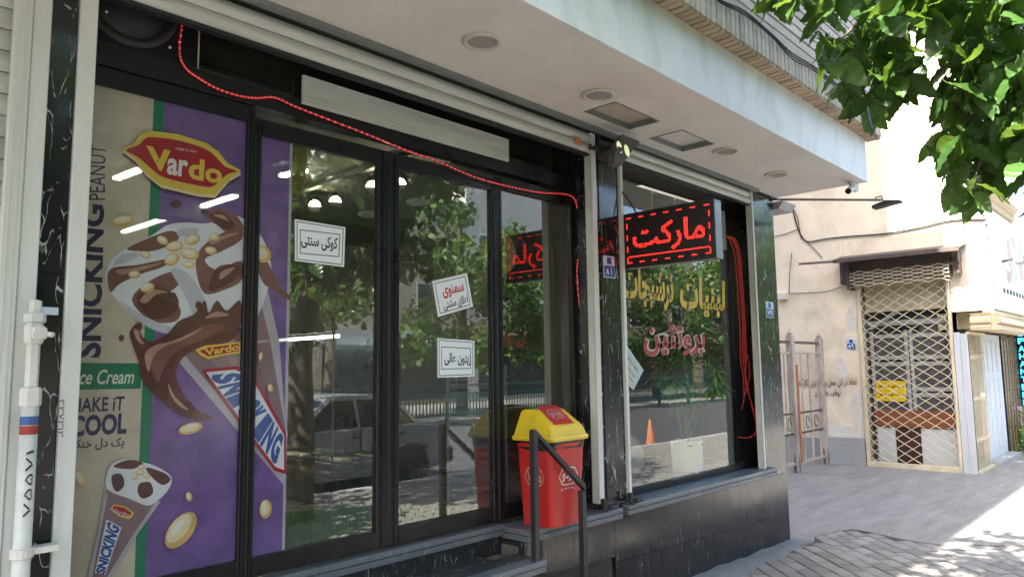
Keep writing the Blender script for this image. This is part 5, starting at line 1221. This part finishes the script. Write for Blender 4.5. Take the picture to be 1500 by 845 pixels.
def addext(mt4, m): ext.add([mt4 @ Vector(v) for v in m.v], m.f)
tries = 0; plist = []
while got < 1050 and tries < 60000:
    tries += 1; poly = rn.choices((polyA, polyB, polyC), (1, 5, 9))[0]
    x0_, x1_ = min(p[0] for p in poly), max(p[0] for p in poly); y0_, y1_ = min(p[1] for p in poly), max(p[1] for p in poly)
    px, py = rn.uniform(x0_, x1_), rn.uniform(y0_, y1_)
    if not inpoly(px, py+12, poly) or not inpoly(px, py, poly): continue
    if noise.noise((px*.016, py*.016, 2.)) < -.28: continue
    d = rn.uniform(3.5, 4.9); plist.append((d, px, py)); got += 1
plist.sort()
for k, (d, px, py) in enumerate(plist):
    c = CAM+ray(px, py).normalized()*d; mt4 = leafmatx(c, rn, rn.uniform(.55, 1.1)); me, m = lme[k % 5]
    if k < 300:
        o = link('leaf', me, tr); o.matrix_parent_inverse = Matrix.Translation(-TB); o.matrix_basis = mt4
    else: addext(mt4, m)
cnt = 0
while cnt < 6500:
    v = Vector((rn.gauss(0, 1), rn.gauss(0, 1), rn.gauss(0, 1))).normalized()*(rn.random()**.45)
    c = Vector((4.4+v.x*2.6, -4.5+v.y*1.9, 4.75+v.z*1.7)); cnt += 1
    if noise.noise(c*1.1) < -.12: continue
    q = pj(c)
    if -40 < q[0] < 1540 and -40 < q[1] < 885: continue
    addext(leafmatx(c, rn, rn.uniform(.9, 1.3)), lo_leaf[cnt % 5])
tag(ext.build('foliage', 'leaf', tr, smooth=True), kind='stuff')
# other trees along both kerbs: real trunks and leafy crowns
def street_tree(name, label, x, y, h, rx, n, ls, group, seed, zt=2.3, zg=-.0):
    rn = random.Random(seed); t = thing(name, label, 'tree', (x, y, zg), 0, group)
    P, R_ = limb([(0, 0, -.1), (rn.uniform(-.1, .1), .05, h*.22), (rn.uniform(-.2, .2), rn.uniform(-.2, .2), h*.45), (rn.uniform(-.3, .3), 0, h*.75)], .16+.01*h, .05)
    m = MB().tube(P, R_, 10)
    for k in range(6):
        a = k*1.05+rn.random(); s0 = Vector(P[len(P)//2+rn.randrange(3)]); e = s0+Vector((math.cos(a)*rx*.75, math.sin(a)*rx*.75, h*rn.uniform(.12, .35))); m.tube([s0, s0.lerp(e, .5)+Vector((0, 0, .2)), e], [.07, .045, .015], 6, False)
    m.build('trunk', 'bark', t, smooth=True, local=True)
    cl = [(Vector((rn.gauss(0, .5)*rx, rn.gauss(0, .5)*rx, zt+(h-zt)*rn.uniform(.12, .95))), rn.uniform(.28, .5)*rx) for _ in range(22)]
    lm = MB()
    for k in range(n):
        c, r = rn.choice(cl); v = Vector((rn.gauss(0, 1), rn.gauss(0, 1), rn.gauss(0, .8))).normalized()*r*(rn.random()**.35); p = c+v
        if p.z < zt*.8: continue
        d = Vector((rn.gauss(0, 1), rn.gauss(0, 1), rn.gauss(-.5, .7))).normalized(); nn_ = (v.normalized()+Vector((rn.gauss(0, .5), rn.gauss(0, .5), .6))).normalized(); s_ = d.cross(nn_).normalized(); L = ls*rn.uniform(.7, 1.3)
        lm.add([p, p+d*L*.45+s_*L*.36, p+d*L, p+d*L*.45-s_*L*.36], [(0, 1, 2, 3)])
    lm.build('crown', 'leaf_far', t, local=True)
for k, (x, y, h, r) in enumerate(((-7.5, -4.3, 6.5, 2.4), (-.6, -4.9, 7.2, 2.6), (19.5, -4.4, 6.0, 2.0))):  # second tree is unseen, added to shade the pavement mirrored in the doors
    street_tree('street_tree', ('leafy kerbside tree well behind the viewer to the left', 'tall leafy tree added close behind the viewer to shade the pavement', 'leafy kerbside tree far along the pavement')[k], x, y, h, r, 17000 if k == 1 else 6000, .17, 'kerbside trees', 40+k)
for k in range(12):
    x = 1+k*5.6+random.uniform(-1, 1); y = -17.5+random.uniform(-1.2, 1.2)
    street_tree('street_tree', 'tree '+('at the start', 'early', 'in the left part', 'left of middle', 'near the middle', 'at the middle', 'right of middle', 'in the right part', 'further right', 'late', 'near the end', 'at the end')[k]+' of the row beyond the green railing', x, y, random.uniform(7, 10), random.uniform(2.3, 3.1), 4200, .26, 'trees beyond the green railing', 60+k, zt=1.5, zg=-.16)

# ================================================================== STREET SEEN IN THE GLASS
def make_car(label, x, y, paint, rz=0., group=None):
    c = thing('parked_car', label, 'car', (x, y, -.16), rz, group)
    # side outline of a small saloon, front towards -x
    lo = [(-1.93, .32), (-1.95, .52), (-1.88, .72), (-1.70, .78), (-.78, .92), (1.18, .94), (1.75, .90), (1.93, .86), (1.96, .62), (1.95, .36), (1.60, .24), (-1.60, .24)]
    m = MB(); n = len(lo); W_ = lambda z: .80 if z < .7 else .76
    rows = [(-1, .93), (-1, 1.), (1, 1.), (1, .93)]
    secs = []
    for y_, s_ in ((-.80, .97), (-.78, 1.), (.78, 1.), (.80, .97)): secs.append([(px_*s_, y_*(1 if z < .75 else .965), .55+(z-.55)*s_) for px_, z in lo])
    V = [p for s_ in secs for p in s_]
    m.add(V, [tuple(range(n)), tuple(range(3*n, 4*n))[::-1]]+[(a*n+k, (a+1)*n+k, (a+1)*n+(k+1) % n, a*n+(k+1) % n) for a in range(3) for k in range(n)])
    gh = [(-.86, .915), (-.22, 1.36), (.0, 1.40), (.78, 1.40), (.98, 1.36), (1.42, .925)]
    g = len(gh); yw = lambda z: .755-(z-.9)*.33
    V = [(a, -yw(z), z) for a, z in gh]+[(a, yw(z), z) for a, z in gh]
    m.add(V, [tuple(range(g)), tuple(range(g, 2*g))[::-1]]+[(k, g+k, g+k+1, k+1) for k in range(g-1)])
    bd = m.build('body', paint, c, local=True)
    for sgn in (-1, 1):
        for P in ([(-.70, .94), (-.16, 1.33), (.22, 1.34), (.22, .95)], [(.28, .95), (.28, 1.34), (.80, 1.33), (.86, .95)], [(.93, .95), (.88, 1.31), (.97, 1.29), (1.28, .96)]):
            MB().add([(a, sgn*(yw(z)+.006), z) for a, z in P], [tuple(range(len(P)))]).build('side_window', 'car_glass', c, local=True)
        for a in (.16, 1.0): MB().box(a-.07, a+.07, sgn*.80-.015, sgn*.80+.015, .80, .84, bev=.005).build('door_handle', 'car_trim', c, local=True)
        MB().box(-1.5, 1.5, sgn*.798-.012, sgn*.798+.012, .56, .60).build('rubbing_strip', 'car_trim', c, local=True)
        MB().box(.245, .252, sgn*.795-.01, sgn*.795+.01, .33, .93).build('door_gap', 'car_trim', c, local=True)
        MB().box(1.90, 1.975, sgn*.6-.14, sgn*.6+.14, .66, .84, bev=.01).build('tail_light', 'tail_red', c, local=True)
        MB().box(-1.955, -1.86, sgn*.55-.16, sgn*.55+.16, .58, .71, bev=.01).build('headlight', 'pot_white', c, local=True)
        for a in (-1.2, 1.16):
            w = MB().lathe([(.18, -.09), (.27, -.085), (.285, -.05), (.285, .05), (.27, .085), (.18, .09)], (a, sgn*.70, .285), 24, 'y').build('wheel', 'tyre', c, local=True)
            MB().lathe([(.18, 0), (.16, .02), (.06, .0), (.0001, .02)] if sgn > 0 else [(.18, 0), (.16, -.02), (.06, .0), (.0001, -.02)], (a, sgn*.785, .285), 20, 'y').build('rim', 'rim_steel', w, local=True)
            MB().lathe([(.36, -.02), (.36, .021)], (a, sgn*.785, .30), 24, 'y').build('wheel_arch', 'car_trim', c, local=True)
        MB().box(-.72, -.60, sgn*.86-.06, sgn*.86+.06, .93, 1.05, bev=.02).build('door_mirror', 'car_trim', c, local=True)
    for x0_, x1_ in ((-2.02, -1.85), (1.86, 2.05)): MB().box(x0_, x1_, -.80, .80, .30, .54, bev=.03).build('bumper', 'car_trim', c, local=True)
    MB().add([(-.80, -.66, .96), (-.80, .66, .96), (-.27, .58, 1.335), (-.27, -.58, 1.335)], [(0, 1, 2, 3)]).build('windscreen', 'car_glass', c, local=True)
    c.children[-1].location = (-.012, 0, .008)
    MB().add([(1.38, -.66, .96), (1.38, .66, .96), (1.01, .58, 1.33), (1.01, -.58, 1.33)], [(3, 2, 1, 0)]).build('rear_window', 'car_glass', c, local=True); c.children[-1].location = (.012, 0, .008)
    return c
make_car('silver saloon car parked at the kerb, mirrored in the glass doors', 6.05, -6.42, 'car_silver')
make_car('white car parked across the road by the green railing', 9.2, -13.2, 'car_white', math.pi)
make_car('yellow taxi across the road by the green railing', 50.0, -12.9, 'taxi_yellow', math.pi)
fn = thing('green_railing', 'long dark green street railing along the far side of the road', 'railing', (20, -14.3, -.16))
for z in (.30, .95, 1.22): B('rail', 'fence_green', fn, -4, 60, -14.33, -14.27, z-.16, z-.11)
for k in range(27): B('post', 'fence_green', fn, -4+k*2.46, -3.92+k*2.46, -14.35, -14.25, -.16, 1.2)
m = MB()
for k in range(450):
    x = -3.9+k*.142; m.box(x, x+.03, -14.315, -14.285, .19, .78)
tag(m.build('bars', 'fence_green', fn), kind='stuff')
structure(B('far_kerb', 'kerb_stone', None, -40, 120, -14.7, -14.45, -.5, -.02)); structure(B('far_pavement', 'concrete', None, -40, 120, -40, -14.701, -.5, -.03))
tc = thing('traffic_cone', 'orange traffic cone at the kerb mirrored in the display window', 'cone', (13.9, -5.75, -.16)); MB().box(-.16, .16, -.16, .16, 0, .03, bev=.01).build('base', 'cone_orange', tc, local=True); MB().lathe([(.12, .03), (.025, .62), (.0001, .62)], (0, 0, 0), 16).build('cone_body', 'cone_orange', tc, local=True)
xx = -14
for k in range(8):
    w = random.uniform(9, 13); h = random.uniform(7, 12); mt = ('wall_far_beige', 'wall_far_white', 'yellow_wall')[k % 3]
    t = thing('street_building', ('first', 'second', 'third', 'fourth', 'fifth', 'sixth', 'seventh', 'eighth')[k]+' building from the left across the road behind the trees', 'building', (xx+w/2, -25, 0), 0, 'buildings across the road')
    B('wall', mt, t, xx, xx+w-.05, -34, -24, -.1, h); B('parapet', 'kerb_stone', t, xx-.1, xx+w+.05-.2, -24.2, -23.85, h+.001, h+.35); B('shopfront', 'window_dark', t, xx+.8, xx+w-.8, -24, -23.95, .2, 2.7); B('sign_band', ('vinyl_red', 'plate_blue', 'vinyl_yellow', 'white_board')[k % 4], t, xx+.5, xx+w-.5, -24, -23.8, 2.75, 3.4)
    nw = int(w//2.6)
    for i in range(nw):
        for j in range(int((h-4)//2.9)):
            x0_ = xx+.9+i*2.5; z0_ = 4.2+j*2.9; q = B('window', 'pot_white', t, x0_, x0_+1.4, -24, -23.95, z0_, z0_+1.6); B('pane', 'window_dark', q, x0_+.08, x0_+1.32, -23.949, -23.94, z0_+.08, z0_+1.52)
    xx += w
